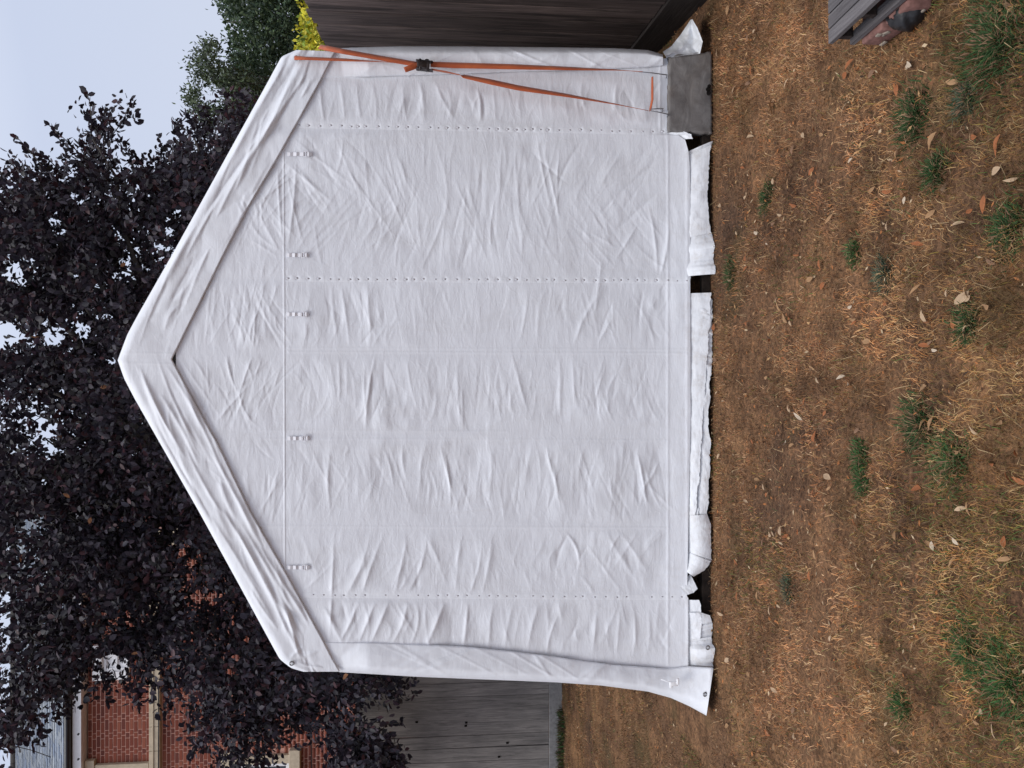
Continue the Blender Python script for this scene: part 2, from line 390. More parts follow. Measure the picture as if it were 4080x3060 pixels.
# green tufts that stand out from the dry lawn
tufts = [(1970, 255, .085, 0, 'round dark green grass tuft on the lawn left of the slatted pallet'),
         (2025, 368, .050, 0, 'small dark green tuft beside a narrow tan leaf near the round tuft'),
         (2150, 90, .14, 0, 'largest dark green grass clump, at the right foot of the picture'),
         (2088, 215, .045, 3, 'thin grey green weed between the large clump and the round tuft'),
         (1662, 425, .060, 0, 'small green tuft on the lawn near the skirt flap beside the timber board'),
         (1845, 545, .035, 1, 'tiny green sprig on bare brown lawn in front of the second skirt flap'),
         (1913, 590, .050, 3, 'pale leafed green weed in the middle of the lawn'),
         (1578, 592, .070, 0, 'green weed close to the gap between two skirt flaps'),
         (2055, 995, .080, 1, 'brightest green grass tuft in the lawn'),
         (1985, 920, .085, 0, 'dark olive tuft just beyond the brightest green one'),
         (1860, 985, .045, 1, 'small green patch of grass beyond the brightest tuft'),
         (1862, 1040, .045, 1, 'low green patch left of a smaller green patch in mid lawn'),
         (2090, 700, .050, 0, 'faint green tuft beside tan fallen leaf'),
         (2185, 495, .060, 0, 'green tuft at the near edge of the lawn below the orange leaves'),
         (2095, 1405, .080, 1, 'loose green grass tuft in the near left lawn'),
         (2180, 1470, .100, 1, 'wide green grass patch in the nearest left corner of the lawn'),
         (1705, 1270, .050, 3, 'small grey green weed out from the left tent corner'),
         (1950, 1520, .050, 1, 'sparse green tuft on straw coloured lawn toward the left')]
for (X, Y, r, ci, lab) in tufts:
    r *= .82; c = G(X, Y); n = int(420 + 90000 * r * r)
    a = rng.uniform(0, 2 * math.pi, n); rr = r * 0.75 * np.abs(rng.normal(0, 1, n)) ** .8
    x = c[0] + np.cos(a) * rr * 1.1; y = c[1] + np.sin(a) * rr
    base = GREENS[ci] if ci < 3 else np.array([0.075, 0.10, 0.065])
    cr = base * rng.uniform(0.55, 1.6, (n, 1)); dry = rng.random(n) < 0.22; cr[dry] = STRAW[3] * 1.1
    V, T, C = blades(x, y, rng.uniform(0.018, 0.050, n) * (0.65 + 3.2 * r), rng.uniform(.0024, .0046, n), np.clip(rng.normal(.66, .2, n), .05, .97), cr,
                     az=a + rng.normal(0, .7, n))
    V = V - np.array([c[0], c[1], 0])
    o = link('grass_tuft', npmesh('grass_tuft', V, T, C), BLADE); o.location = (c[0], c[1], 0)
    tag(o, lab, 'grass tuft', 'green tufts in the dry lawn')

# ------------------------------------------------------------------ leaves
def leafarr(c, d, nrm, ln, wd, colr, fold=0.25, curl=0.0):
    """oval folded leaves, 8 verts each: c base point, d direction, nrm approx normal"""
    d = d / np.linalg.norm(d, axis=1, keepdims=True)
    s = np.cross(d, nrm); s /= np.linalg.norm(s, axis=1, keepdims=True) + 1e-9
    u = np.cross(s, d)
    L_, W_ = ln[:, None], wd[:, None]
    pts = [c, c + d * L_ * .28 + s * W_ * .42 + u * W_ * fold * .42, c + d * L_ * .66 + s * W_ * .44 + u * W_ * fold * .44 - u * L_ * curl * .4,
           c + d * L_ - u * L_ * curl, c + d * L_ * .66 - s * W_ * .44 + u * W_ * fold * .44 - u * L_ * curl * .4, c + d * L_ * .28 - s * W_ * .42 + u * W_ * fold * .42]
    V = np.stack(pts, 1).reshape(-1, 3); n = len(c); b0 = np.arange(n)[:, None] * 6
    T = np.concatenate([b0 + [0, 1, 2, 3], b0 + [0, 3, 4, 5]], 0)
    return V, T, np.repeat(colr[:, None, :], 6, 1).reshape(-1, 3)
def rdir(n):
    v = rng.normal(size=(n, 3)); return v / np.linalg.norm(v, axis=1, keepdims=True)

DRY = mat_vcol('fallen_leaf', 0.7, 0.3, 0.1)
leafmesh = []
for k, cc in enumerate([(0.50, 0.35, 0.22), (0.38, 0.22, 0.11), (0.34, 0.12, 0.045), (0.58, 0.47, 0.35), (0.24, 0.135, 0.08)]):
    for j in range(2):
        N = 9; V = []; T = []
        for i in range(N):
            t = i / (N - 1); wv = 0.5 * math.sin(math.pi * min(1, t ** 0.8 * 1.0)) * (0.42 + .1 * j) + 0.012
            zc = 0.12 * math.sin(t * 3.0 + j) ; f = 0.16 + .1 * j
            V += [(t - .5, -wv, zc + f * wv + R.uniform(-.01, .01)), (t - .5, 0, zc), (t - .5, wv, zc + f * wv + R.uniform(-.01, .01))]
        for i in range(N - 1):
            a = i * 3; T += [(a, a + 3, a + 4, a + 1), (a + 1, a + 4, a + 5, a + 2)]
        V = np.array(V)
        colv = np.array(cc)[None] * np.repeat(np.linspace(.85, 1.1, N), 3)[:, None] * np.tile([1, .85, 1], N)[:, None]
        me = npmesh('fallen_leaf', V, np.array(T), colv); me.materials.append(DRY); me.shade_smooth(); leafmesh.append((k, me))
colname = ['tan', 'light brown', 'rusty orange', 'cream coloured', 'dark brown']
named = [(1782, 816, 0, .085, 2.2), (1827, 816, 3, .05, 1.3), (1844, 830, 3, .06, 1.5), (2005, 683, 0, .065, 2.4), (2088, 643, 0, .075, 1.0), (2145, 660, 1, .06, 1.7),
         (2028, 756, 3, .04, 1.6), (1735, 900, 3, .06, 2.4), (1705, 958, 3, .06, 1.4), (1712, 840, 1, .055, 1.8), (2002, 843, 1, .06, 1.2), (2112, 926, 0, .055, 2.0),
         (2022, 915, 1, .05, .3), (1775, 957, 0, .05, 2.0), (1798, 1030, 0, .065, 1.9), (1655, 1050, 0, .055, 2.4), (1625, 1043, 1, .055, 1.9), (1618, 1083, 0, .06, 1.9),
         (1845, 663, 3, .04, 1.4), (1850, 690, 1, .05, 1.4), (1692, 663, 1, .05, 2.6), (1755, 603, 1, .06, 1.5), (1738, 616, 0, .045, 2.3), (1685, 570, 1, .06, 2.5), (1568, 800, 1, .05, .8),
         (1630, 297, 0, .09, 1.8), (1675, 230, 1, .08, .4), (1972, 140, 3, .06, 2.1), (2065, 177, 1, .055, 2.0), (2022, 307, 1, .085, 1.0), (2167, 370, 0, .055, 1.3), (2197, 387, 0, .045, 1.7),
         (2060, 407, 0, .06, 1.5), (1893, 410, 1, .055, 1.4), (1927, 413, 2, .05, 1.8), (1922, 480, 0, .045, 2.0), (1798, 473, 1, .06, .9), (1692, 463, 0, .05, 1.9), (1622, 427, 0, .045, 1.3),
         (1642, 503, 3, .045, 1.5), (1612, 493, 0, .04, 1.2), (1665, 527, 3, .03, 2.), (1843, 347, 3, .03, 1.0), (1965, 433, 3, .03, .5), (1843, 140, 2, .06, 1.1), (2172, 315, 2, .07, 0.6),
         (1670, 1153, 0, .065, 1.8), (1695, 1146, 0, .06, 2.3), (1598, 1203, 0, .055, 2.1), (1585, 1259, 0, .06, 1.3), (1572, 1293, 0, .05, 2.0), (1565, 1325, 0, .055, 1.6), (1545, 1305, 0, .05, 1.9),
         (1735, 1353, 0, .06, 1.4), (1578, 1426, 0, .085, 1.1), (1598, 1433, 0, .085, 1.9), (1945, 1156, 1, .05, 2.4), (2023, 1179, 3, .045, .4), (2078, 1169, 3, .035, 2.2), (1803, 1379, 0, .03, .2),
         (1692, 1309, 0, .05, 1.7), (2135, 1536, 0, .03, 1.7), (1725, 1589, 0, .05, 1.8), (1575, 1386, 1, .06, 1.9), (2180, 1170, 2, .06, .5), (1568, 1118, 2, .07, 1.5), (1615, 700, 2, .05, 1.2)]
own = {(1578, 1426): 'tan leaf on the right of a side by side pair near the left tent corner', (1598, 1433): 'tan leaf lying parallel to another just out from the left tent corner',
       (1782, 816): 'long pale tan leaf nearest the tent among three pale ones in mid lawn', (1827, 816): 'small cream leaf between a long tan leaf and a curved cream one in mid lawn',
       (1844, 830): 'curved cream leaf farthest from the tent among three pale ones in mid lawn', (2005, 683): 'broad tan oval leaf lying alone in the near middle of the lawn',
       (2028, 756): 'small cream leaf nearer the camera than the broad tan oval leaf', (2022, 307): 'long narrow brown leaf between two dark green grass tufts',
       (1972, 140): 'cream leaf on the grass close to the slatted pallet', (1630, 297): 'wide tan leaf on the lawn in front of the skirt flap by the timber board',
       (2172, 315): 'large rusty orange leaf in the near right lawn', (2180, 1170): 'rusty orange leaf in the near left lawn', (2023, 1179): 'farther of two cream leaves in the near left lawn',
       (2078, 1169): 'nearer of two cream leaves in the near left lawn', (1735, 900): 'cream crescent leaf left of the middle of the lawn', (2088, 643): 'long tan leaf standing on edge near a faint green tuft'}
def putleaf(X, Y, ck, ln, ang, lift=0.014):
    g = G(X, Y); ms = [me for k, me in leafmesh if k == ck]
    o = bpy.data.objects.new('fallen_leaf', R.choice(ms)); col.objects.link(o)
    o.location = (g[0], g[1], float(gz(g[0], g[1])) + lift)
    s = ln * .78; o.scale = (s, s * R.uniform(.45, .95), s)
    o.rotation_euler = (R.uniform(-.8, .8), R.uniform(-.5, .5), math.pi - ang + R.uniform(-.1, .1))
    tag(o, own.get((X, Y), 'small %s dry leaf, one of many scattered over the brown lawn' % colname[ck]), 'leaf', '%s leaves fallen on the lawn' % colname[ck])
for a in named: putleaf(*a)
for i in range(225):
    for _ in range(20):
        X = R.uniform(1545, 2210); Y = R.uniform(5, 1655)
        if R.random() < 0.45: X = R.uniform(1545, 1800)
        if not (1780 < X < 2000 and Y < 140): break
    putleaf(X, Y, R.choices([0, 1, 2, 4, 3], [3, 4, 5.5, 3, .3])[0], R.uniform(.024, .058), R.uniform(0, 3.1), 0.012)

# ------------------------------------------------------------------ the tent
tent = empty('storage_tent', (0.0, D, 0.0), 'white peaked fabric storage tent with closed zipped front standing on the dry lawn', 'tent')
X0, X1, Y0, Y1, GS = 230.0, 1500.0, 90.0, 1460.0, 2.0
HX = np.arange(X0, X1 + GS, GS); HY = np.arange(Y0, Y1 + GS, GS)
H = np.zeros((len(HX), len(HY)), np.float64)        # relief of the front sheet, metres toward the camera
H2 = np.zeros_like(H)                               # relief of the gable valance
def ridge(Hm, x0, y0, x1, y1, wd, amp, bend=0.0, sharp=1.0):
    Lr = math.hypot(x1 - x0, y1 - y0); ux, uy = (x1 - x0) / Lr, (y1 - y0) / Lr
    pad = wd * 4.5 + abs(bend)
    i0 = int(max(0, (min(x0, x1) - pad - X0) / GS)); i1 = int(min(len(HX), (max(x0, x1) + pad - X0) / GS + 1))
    j0 = int(max(0, (min(y0, y1) - pad - Y0) / GS)); j1 = int(min(len(HY), (max(y0, y1) + pad - Y0) / GS + 1))
    if i1 <= i0 or j1 <= j0: return
    xx, yy = np.meshgrid(HX[i0:i1], HY[j0:j1], indexing='ij')
    t = ((xx - x0) * ux + (yy - y0) * uy) / Lr
    d = (-(xx - x0) * uy + (yy - y0) * ux) - bend * 4 * t * (1 - t)
    tp = np.clip(np.sin(np.clip(t, 0, 1) * math.pi), 0, 1) ** 0.8
    ww = wd * 0.85 * (0.55 + 0.45 * tp)
    Hm[i0:i1, j0:j1] += amp * tp * np.exp(-np.power((d / ww) ** 2 + 0.02, 0.5 + 0.45 * (1 - sharp)) * (1.3 if sharp > .5 else 1))
# broad slack of the sheet
GX, GY = np.meshgrid(HX, HY, indexing='ij')
H += (fbm(GX, GY, 260, 101) - .5) * 0.030 + (fbm(GX, GY * .45, 60, 111) - .5) * 0.010
seams = [(165, 'p'), (277, 'z'), (602, 'z'), (760, 'f'), (938, 'f'), (1137, 'f'), (1290, 'z'), (1420, 'p')]
calm = np.ones_like(H)
for yy, k in seams:
    calm *= 1 - 0.85 * np.exp(-((GY - yy) / (12 if k != 'f' else 14)) ** 2)
calm *= 1 - 0.8 * np.exp(-((GY - 936) / 30) ** 2) * (GX > 1050)
calm *= .55 + .9 * np.clip((fbm(GX, GY, 190, 171, 2) - .25) * 1.9, 0, 1)
calm *= 1 - .7 * np.exp(-((GX - 1465) / 22) ** 2) * (GY > 290)
# wrinkles panel by panel: they lie across the panel and fan out toward its corners
def wr(ya, yb, xa, xb, n, amp=.0022, fan=0.5, wmin=2.2, wmax=6, bias=0.0):
    for _ in range(n):
        cy = R.uniform(ya, yb); cx = R.uniform(xa, xb)
        ln = min(R.uniform(.35, 1.0) * (yb - ya), 190) * (1 if R.random() < .7 else .5)
        rel = (cx - (xa + xb) / 2) / ((xb - xa) / 2)
        th = R.gauss(bias + fan * rel * (1 if cy > (ya + yb) / 2 else -1), .22)     # angle away from the sheet's width
        dx, dy = math.sin(th) * ln / 2, math.cos(th) * ln / 2
        if cy - dy < ya: cy = ya + dy
        if cy + dy > yb: cy = yb - dy
        ridge(H, cx - dx, cy - dy, cx + dx, cy + dy, R.uniform(wmin, wmax), amp * .72 * R.uniform(.2, 1.35) * (1 if R.random() < .7 else -1), R.gauss(0, 5))
wr(168, 266, 715, 1425, 85, .0034, .25, 3, 9)
wr(288, 592, 640, 1430, 250, .0024, .75)
wr(612, 752, 640, 1440, 120, .0028, .3)
wr(768, 915, 640, 1440, 120, .0028, .25)
wr(955, 1130, 640, 1440, 130, .0026, .3)
wr(1146, 1282, 660, 1440, 85, .0036, .5, 3, 9)
wr(1296, 1420, 720, 1480, 60, .0052, .25, 4, 11)
# gable above the cross seam
wr(560, 770, 420, 605, 60, .0028, .4); wr(770, 1000, 420, 605, 70, .0030, .4); wr(340, 560, 500, 605, 50, .0028, .6); wr(1000, 1250, 500, 605, 45, .0028, .5)
# folds that can be followed one by one in the photograph
big = [(490, 765, 515, 850, 4, .007), (515, 840, 560, 925, 5, .008), (545, 770, 515, 860, 4, .006), (540, 830, 465, 915, 6, .007), (530, 830, 505, 905, 4, .005), (550, 650, 545, 760, 3, .004),
       (555, 450, 606, 545, 8, .006), (545, 520, 600, 555, 5, .004), (535, 470, 605, 540, 5, .004), (600, 360, 612, 540, 4, .004), (640, 340, 620, 545, 6, .005), (615, 350, 720, 440, 6, .004),
       (620, 370, 660, 540, 4, .003), (680, 480, 700, 590, 5, .004), (560, 670, 540, 740, 4, .004), (480, 620, 500, 740, 5, .003),
       (715, 610, 730, 740, 6, .005), (735, 610, 755, 750, 6, .006), (792, 605, 800, 745, 8, .007), (812, 765, 790, 930, 7, .007), (788, 790, 792, 900, 4, .004), (730, 770, 732, 870, 4, .004),
       (985, 760, 995, 930, 7, .006), (995, 800, 1000, 940, 5, .005), (1105, 760, 1140, 890, 5, .006), (1140, 620, 1120, 745, 6, .006), (1168, 640, 1160, 740, 5, .005), (1290, 640, 1240, 745, 8, .007),
       (1300, 560, 1285, 680, 7, .006), (1320, 690, 1290, 745, 6, .005), (1210, 770, 1210, 900, 7, .006), (1235, 765, 1240, 880, 5, .004), (1180, 960, 1205, 1050, 4, .006), (1195, 1000, 1208, 1090, 4, .006),
       (1055, 960, 1058, 1060, 5, .004), (950, 960, 980, 1075, 4, .005), (960, 975, 975, 1100, 4, .005), (1378, 980, 1398, 1095, 4, .008), (1395, 1010, 1430, 1100, 4, .004),
       (830, 970, 850, 1060, 4, .004), (870, 960, 880, 1040, 4, .004), (1175, 320, 1210, 480, 4, .005), (1210, 310, 1205, 470, 3, .004), (1160, 290, 1190, 450, 4, .004), (980, 380, 1020, 470, 3, .004),
       (1150, 330, 1230, 400, 5, -.004), (1260, 300, 1200, 420, 6, -.005), (1430, 340, 1290, 470, 9, -.005), (1440, 400, 1330, 500, 9, -.004), (1400, 440, 1420, 600, 5, .006), (1445, 480, 1425, 600, 5, .007),
       (1380, 480, 1330, 560, 5, .004), (1075, 410, 1060, 540, 4, .004), (860, 340, 875, 400, 4, .005), (740, 300, 725, 380, 3, .003), (960, 330, 970, 420, 4, .004),
       (800, 1150, 745, 1290, 10, .009), (830, 1150, 780, 1290, 9, .009), (715, 960, 718, 1130, 6, .005), (722, 1140, 712, 1385, 6, .008), (700, 1310, 740, 1390, 9, .007), (880, 1160, 850, 1290, 8, .006),
       (920, 1165, 880, 1280, 7, .006), (1000, 1150, 985, 1290, 8, .006), (1040, 1160, 1010, 1290, 7, .006), (1065, 1170, 1040, 1290, 7, .006), (1220, 1150, 1250, 1230, 5, .007),
       (1310, 1150, 1380, 1260, 9, .004), (1340, 1150, 1400, 1240, 8, .004), (1250, 1240, 1290, 1320, 6, .004),
       (775, 1297, 735, 1385, 10, .010), (810, 1300, 775, 1388, 9, .010), (840, 1297, 800, 1390, 8, .010), (880, 1300, 845, 1393, 9, .011), (900, 1300, 885, 1395, 6, .007), (960, 1300, 920, 1398, 12, .012),
       (1010, 1300, 1000, 1400, 7, .008), (1065, 1300, 1055, 1410, 10, .010), (1110, 1300, 1090, 1412, 9, .009), (1165, 1300, 1140, 1425, 11, .012), (1205, 1330, 1180, 1430, 5, .009), (1290, 1320, 1280, 1430, 6, .007),
       (1340, 1310, 1330, 1430, 7, .006), (1365, 1300, 1360, 1440, 5, .006), (1400, 1310, 1395, 1440, 8, .006),
       (690, 170, 700, 265, 7, .006), (735, 172, 745, 262, 8, .007), (770, 175, 780, 262, 6, .006), (800, 172, 810, 268, 6, .005), (870, 180, 880, 265, 8, .007), (905, 170, 915, 265, 9, .007), (940, 175, 985, 262, 7, .005),
       (1030, 190, 1035, 268, 6, .009), (1040, 200, 1046, 262, 5, -.006), (1095, 190, 1110, 260, 8, .004), (1190, 175, 1195, 250, 7, .005), (1260, 170, 1270, 240, 8, .005), (1330, 180, 1335, 255, 9, .005)]
for q in big: ridge(H, *q[:6], R.gauss(0, 4))
H *= calm
# puckers along the three zips, flat stitched tapes elsewhere
def zipY(X, k): return {0: 270 + (X - 640) * 15 / 800, 1: 602 + (X - 620) * 4 / 860, 2: 1285 + (X - 650) * 5 / 830}[k]
zips = [(0, 640, 1440), (1, 616, 1492), (2, 650, 1484)]
puck = []
for k, xa, xb in zips:
    xx = xa + 6.0
    while xx < xb - 4:
        puck.append((xx, zipY(xx, k) + R.gauss(0, .6), R.choice([R.uniform(.15, .6), R.uniform(.6, 1.2), R.uniform(.6, 1.2)]) * (0.55 if k == 2 else 1), R.uniform(2.4, 3.6)))
        xx += R.choice([R.uniform(15, 22), R.uniform(20, 27)])
for (cx, cy, a, r) in puck:
    i0 = int((cx - 20 - X0) / GS); j0 = int((cy - 20 - Y0) / GS)
    sl = (slice(max(0, i0), i0 + 21), slice(max(0, j0), j0 + 21))
    dd = (GX[sl] - cx) ** 2 + (GY[sl] - cy) ** 2
    H[sl] += -0.0042 * a * np.exp(-dd / r ** 2) + 0.0011 * a * np.exp(-((GX[sl] - cx - 9) ** 2 + (GY[sl] - cy + 1) ** 2) / (r * 1.4) ** 2)
def step(Hm, xa, xb, w_, a, ya, yb): Hm += a * np.exp(-((GX - xa) / w_) ** 2) * (GY > ya) * (GY < yb)
step(H, 1443, 0, 2.2, .0022, 288, 1440); step(H, 1426, 0, 2.2, .0022, 118, 283); step(H, 1485, 0, 3, .002, 300, 1440)
for yy, xa, xb, a in [(760, 620, 1485, .0020), (752, 620, 1485, .0014), (1137, 560, 1440, .0016), (930, 560, 1100, .0010), (948, 560, 1440, .0008)]:
    H += a * np.exp(-((GY - yy - (GX - 620) * .004) / 2.0) ** 2) * (GX > xa) * (GX < xb)
def samp(Hm, X, Y):
    fx = np.clip((np.asarray(X, float) - X0) / GS, 0, len(HX) - 1.001); fy = np.clip((np.asarray(Y, float) - Y0) / GS, 0, len(HY) - 1.001)
    i = fx.astype(int); j = fy.astype(int); a = fx - i; b_ = fy - j
    return Hm[i, j] * (1 - a) * (1 - b_) + Hm[i + 1, j] * a * (1 - b_) + Hm[i, j + 1] * (1 - a) * b_ + Hm[i + 1, j + 1] * a * b_

# outline curves (view pixels): x along the height of the tent, y across it
Rout = [(254, 778), (275, 722), (300, 676), (370, 553), (440, 427), (510, 300), (575, 183), (608, 122), (640, 108)]
Rin = [(370, 776), (402, 711), (430, 655), (480, 553), (533, 450), (597, 343), (653, 243), (695, 167), (723, 111)]
Lout = [(254, 778), (268, 818), (290, 860), (360, 983), (430, 1106), (520, 1270), (604, 1424), (628, 1443), (655, 1451)]
Lin = [(370, 776), (392, 818), (420, 872), (470, 960), (540, 1106), (617, 1239), (695, 1380), (718, 1425), (733, 1451)]
def curve(pts, n):
    p = np.array(pts, float); d = np.r_[0, np.cumsum(np.hypot(*np.diff(p, axis=0).T))]; t = np.linspace(0, d[-1], n)
    q = np.stack([np.interp(t, d, p[:, 0]), np.interp(t, d, p[:, 1])], -1)
    k = 9; ker = np.hanning(k + 2)[1:-1]; ker /= ker.sum()
    for c in range(2):
        e = np.r_[2 * q[0, c] - q[k // 2:0:-1, c], q[:, c], 2 * q[-1, c] - q[-2:-k // 2 - 1:-1, c]]
        q[:, c] = np.convolve(e, ker, 'valid')[:n]
    return q
def inner_y_right(X): p = np.array(Rin); return np.interp(X, p[:, 0], p[:, 1])
def inner_y_left(X): p = np.array(Lin); return np.interp(X, p[:, 0], p[:, 1])
RFo = [(723, 105), (760, 103), (860, 100), (1000, 100), (1200, 102), (1330, 104), (1400, 108), (1432, 118)]
RFi = [(690, 168), (760, 165), (860, 162), (1000, 157), (1200, 150), (1330, 146), (1400, 143), (1432, 140)]
LFo = [(733, 1452), (800, 1456), (900, 1462), (1000, 1466), (1100, 1470), (1200, 1474), (1300, 1481), (1400, 1494), (1450, 1508), (1490, 1526), (1526, 1546)]
LFi = [(690, 1388), (800, 1389), (850, 1391), (1000, 1398), (1100, 1408), (1200, 1420), (1250, 1428), (1330, 1438), (1440, 1446), (1490, 1441), (1541, 1444)]

# -- gable panel (upper part of the front, under the valance)
xs_ = np.arange(380, 615.5, GS); ys_ = np.arange(300, 1262, GS)
gx, gy = np.meshgrid(xs_, ys_, indexing='ij')
mask = (gy > inner_y_right(gx) - 14) & (gy < inner_y_left(gx) + 14)
sheet('gable_panel', P(gx, gy, D - samp(H, gx, gy)), TARP, tent, mask=mask, flip=True)
# -- lower panels between the zips; each reaches its hem
def hem(Y):
    return np.interp(Y, [100, 282, 283.5, 290, 302, 330, 360, 600, 605, 900, 1288, 1292, 1440, 1460],
                     [1443, 1443, 1446, 1462, 1480, 1488, 1490, 1492, 1491, 1492, 1484, 1487, 1487, 1480])
def lower(name, ka, kb, label=None):
    n_s = 436; n_t = None
    ya = (lambda X: zipY(X, ka)) if ka is not None else (lambda X: np.interp(X, [p[0] for p in RFi], [p[1] for p in RFi]) - 14)
    yb = (lambda X: zipY(X, kb)) if kb is not None else (lambda X: np.interp(X, [p[0] for p in LFi], [p[1] for p in LFi]) + 12)
    mid = np.linspace(0, 1, int((yb(1000) - ya(1000)) / GS) + 1)
    Xn = 614 + (1490 - 614) * np.linspace(0, 1, n_s)
    A, B = ya(Xn)[:, None], yb(Xn)[:, None]
    Yg = A + (B - A) * mid[None]
    Xg = 614 + (hem(Yg) - 614) * np.linspace(0, 1, n_s)[:, None]
    msk = (Yg > inner_y_right(Xg) - 14) & (Yg < inner_y_left(Xg) + 14) if True else None
    msk = np.where(Xg > 735, True, msk)
    h = samp(H, Xg, Yg)
    # the hem swings forward a little above the skirt
    fwd = 0.02 * np.clip((Xg - 1380) / 110, 0, 1) ** 2 * (Yg > 290)
    return sheet(name, P(Xg, Yg, D - h - fwd), TARP, tent, mask=msk, flip=True)
lower('side_panel', None, 0); lower('door_panel', 0, 1); lower('door_panel', 1, 2); lower('side_panel', 2, None)
# -- zip tapes and cross seam: narrow strips riding on the relief
def strip(name, cx, cy, wpx, proud, mat, parent, n=None, nw=7, horizontal=False, fwdhem=True, thick=0.0015):
    """centre line arrays cx, cy (view px); the strip is wpx wide across it"""
    dx = np.gradient(cx); dy = np.gradient(cy); l = np.hypot(dx, dy); nx, ny = -dy / l, dx / l
    s = np.linspace(-1, 1, nw)[None] * wpx / 2
    Xg = cx[:, None] + nx[:, None] * s; Yg = cy[:, None] + ny[:, None] * s
    edge = proud * (1 - np.abs(np.linspace(-1, 1, nw)[None]) ** 6)
    fwd = 0.02 * np.clip((Xg - 1380) / 110, 0, 1) ** 2 * (Yg > 290)
    return sheet(name, P(Xg, Yg, D - samp(H, Xg, Yg) - edge - fwd), mat, parent, flip=False)
for k, xa, xb in zips:
    cx = np.arange(xa if k == 1 else xa + 4, xb, 2.0); strip('zipper', cx, zipY(cx, k), 13, .0008, TARP_T, tent)
ZIP_DOT = mat_plain('grey_zip_dot', (0.55, 0.54, 0.57), .8, .2, 0, 90, .1, .001, .15)  # small grey dots set on the zip tapes at the puckers
for zk in range(3):
    mb_ = MB()
    for (cx_, cy_, a_, r_) in puck:
        if abs(cy_ - zipY(cx_, zk)) > 20 or a_ < .2: continue
        d_ = D - float(samp(H, cx_, cy_)) - .0022 - .02 * min(1, max(0, (cx_ - 1380) / 110)) ** 2 * (cy_ > 290)
        c = Pv(cx_, cy_, d_); w_ = .0030 + .0024 * min(a_, 1.2)
        mb_.tube([c + Vector((0, 0, -w_ * 1.3)), c, c + Vector((0, 0, w_ * 1.3))], [w_ * .5, w_, w_ * .5], 6)
    o = mb_.build('zip_dots', ZIP_DOT, None, True); o.parent = [q for q in tent.children if q.name.startswith('zipper')][zk]; o['kind'] = 'stuff'
cy = np.arange(330, 1262, 2.0)
strip('cross_seam', 614 + 0 * cy + (cy - 800) * .003, cy, 5, .0014, TARP_T, tent)
cx = np.arange(1455, 1491, 2.0)

# -- valance: the roof cover folded down over the gable
def slopes():
    for k in range(95):
        t = R.random(); a = R.random()
        for side in (0, 1):
            if R.random() < .5: continue
            if t < .12: continue
            if side == 0: bx, by, ux, uy = 254 + 400 * t, 778 - 700 * t, .49, -.87
            else: bx, by, ux, uy = 254 + 420 * t, 778 + 680 * t, .47, .88
            px_, py_ = bx + a * 105, by + a * 12 * (1 if side else -1)
            th = R.gauss(.10, .09) * (1 if side == 0 else 1); c_, s_ = math.cos(th), math.sin(th)
            vx, vy = (ux * c_ + uy * s_ * (1 if side else -1) * -1, uy * c_ + abs(ux) * s_ * 0)
            vx, vy = ux * c_ - uy * s_ * (-1 if side else 1) * -1, uy * c_
            ln = R.uniform(60, 260)
            ridge(H2, px_ - vx * ln / 2, py_ - vy * ln / 2, px_ + vx * ln / 2, py_ + vy * ln / 2, R.uniform(3, 9), R.uniform(.002, .008) * R.choice([1, 1, -1]), R.gauss(0, 5), R.choice([1, .3]))
slopes()
for q in [(600, 150, 470, 400, 10, .012), (640, 170, 530, 330, 9, .010), (590, 260, 455, 500, 8, .010), (560, 300, 440, 470, 7, -.008), (480, 420, 400, 560, 8, .009), (430, 480, 345, 640, 9, .010), (470, 500, 400, 660, 6, .008), (560, 200, 500, 290, 7, .007),
          (620, 215, 560, 310, 6, .008), (660, 160, 600, 250, 6, .007), (370, 590, 320, 700, 10, -.006), (620, 130, 560, 230, 8, .007),
          (300, 790, 380, 960, 8, .010), (345, 850, 430, 1010, 8, .010), (400, 960, 480, 1110, 7, .009), (380, 1000, 470, 1150, 10, -.008), (330, 900, 420, 1060, 10, -.007), (360, 790, 480, 1020, 5, .007), (480, 1100, 560, 1240, 8, .010),
          (520, 1130, 640, 1330, 9, .010), (450, 1110, 600, 1360, 10, .009), (560, 1180, 680, 1370, 7, .009), (540, 1270, 600, 1360, 6, .007), (600, 1300, 640, 1400, 6, .006), (640, 1420, 700, 1400, 5, .005), (625, 1425, 660, 1395, 4, .005),
          (640, 1430, 720, 1440, 4, .005), (660, 1440, 655, 1400, 4, .004)]:
    ridge(H2, *q[:6], R.gauss(0, 6), .6)
for (sy) in (762, 784): H2 += .0018 * np.exp(-((GY - sy - (GX - 254) * .02) / 1.8) ** 2) * (GX < 372)
H2 += (fbm(GX, GY, 90, 131) - .5) * .012
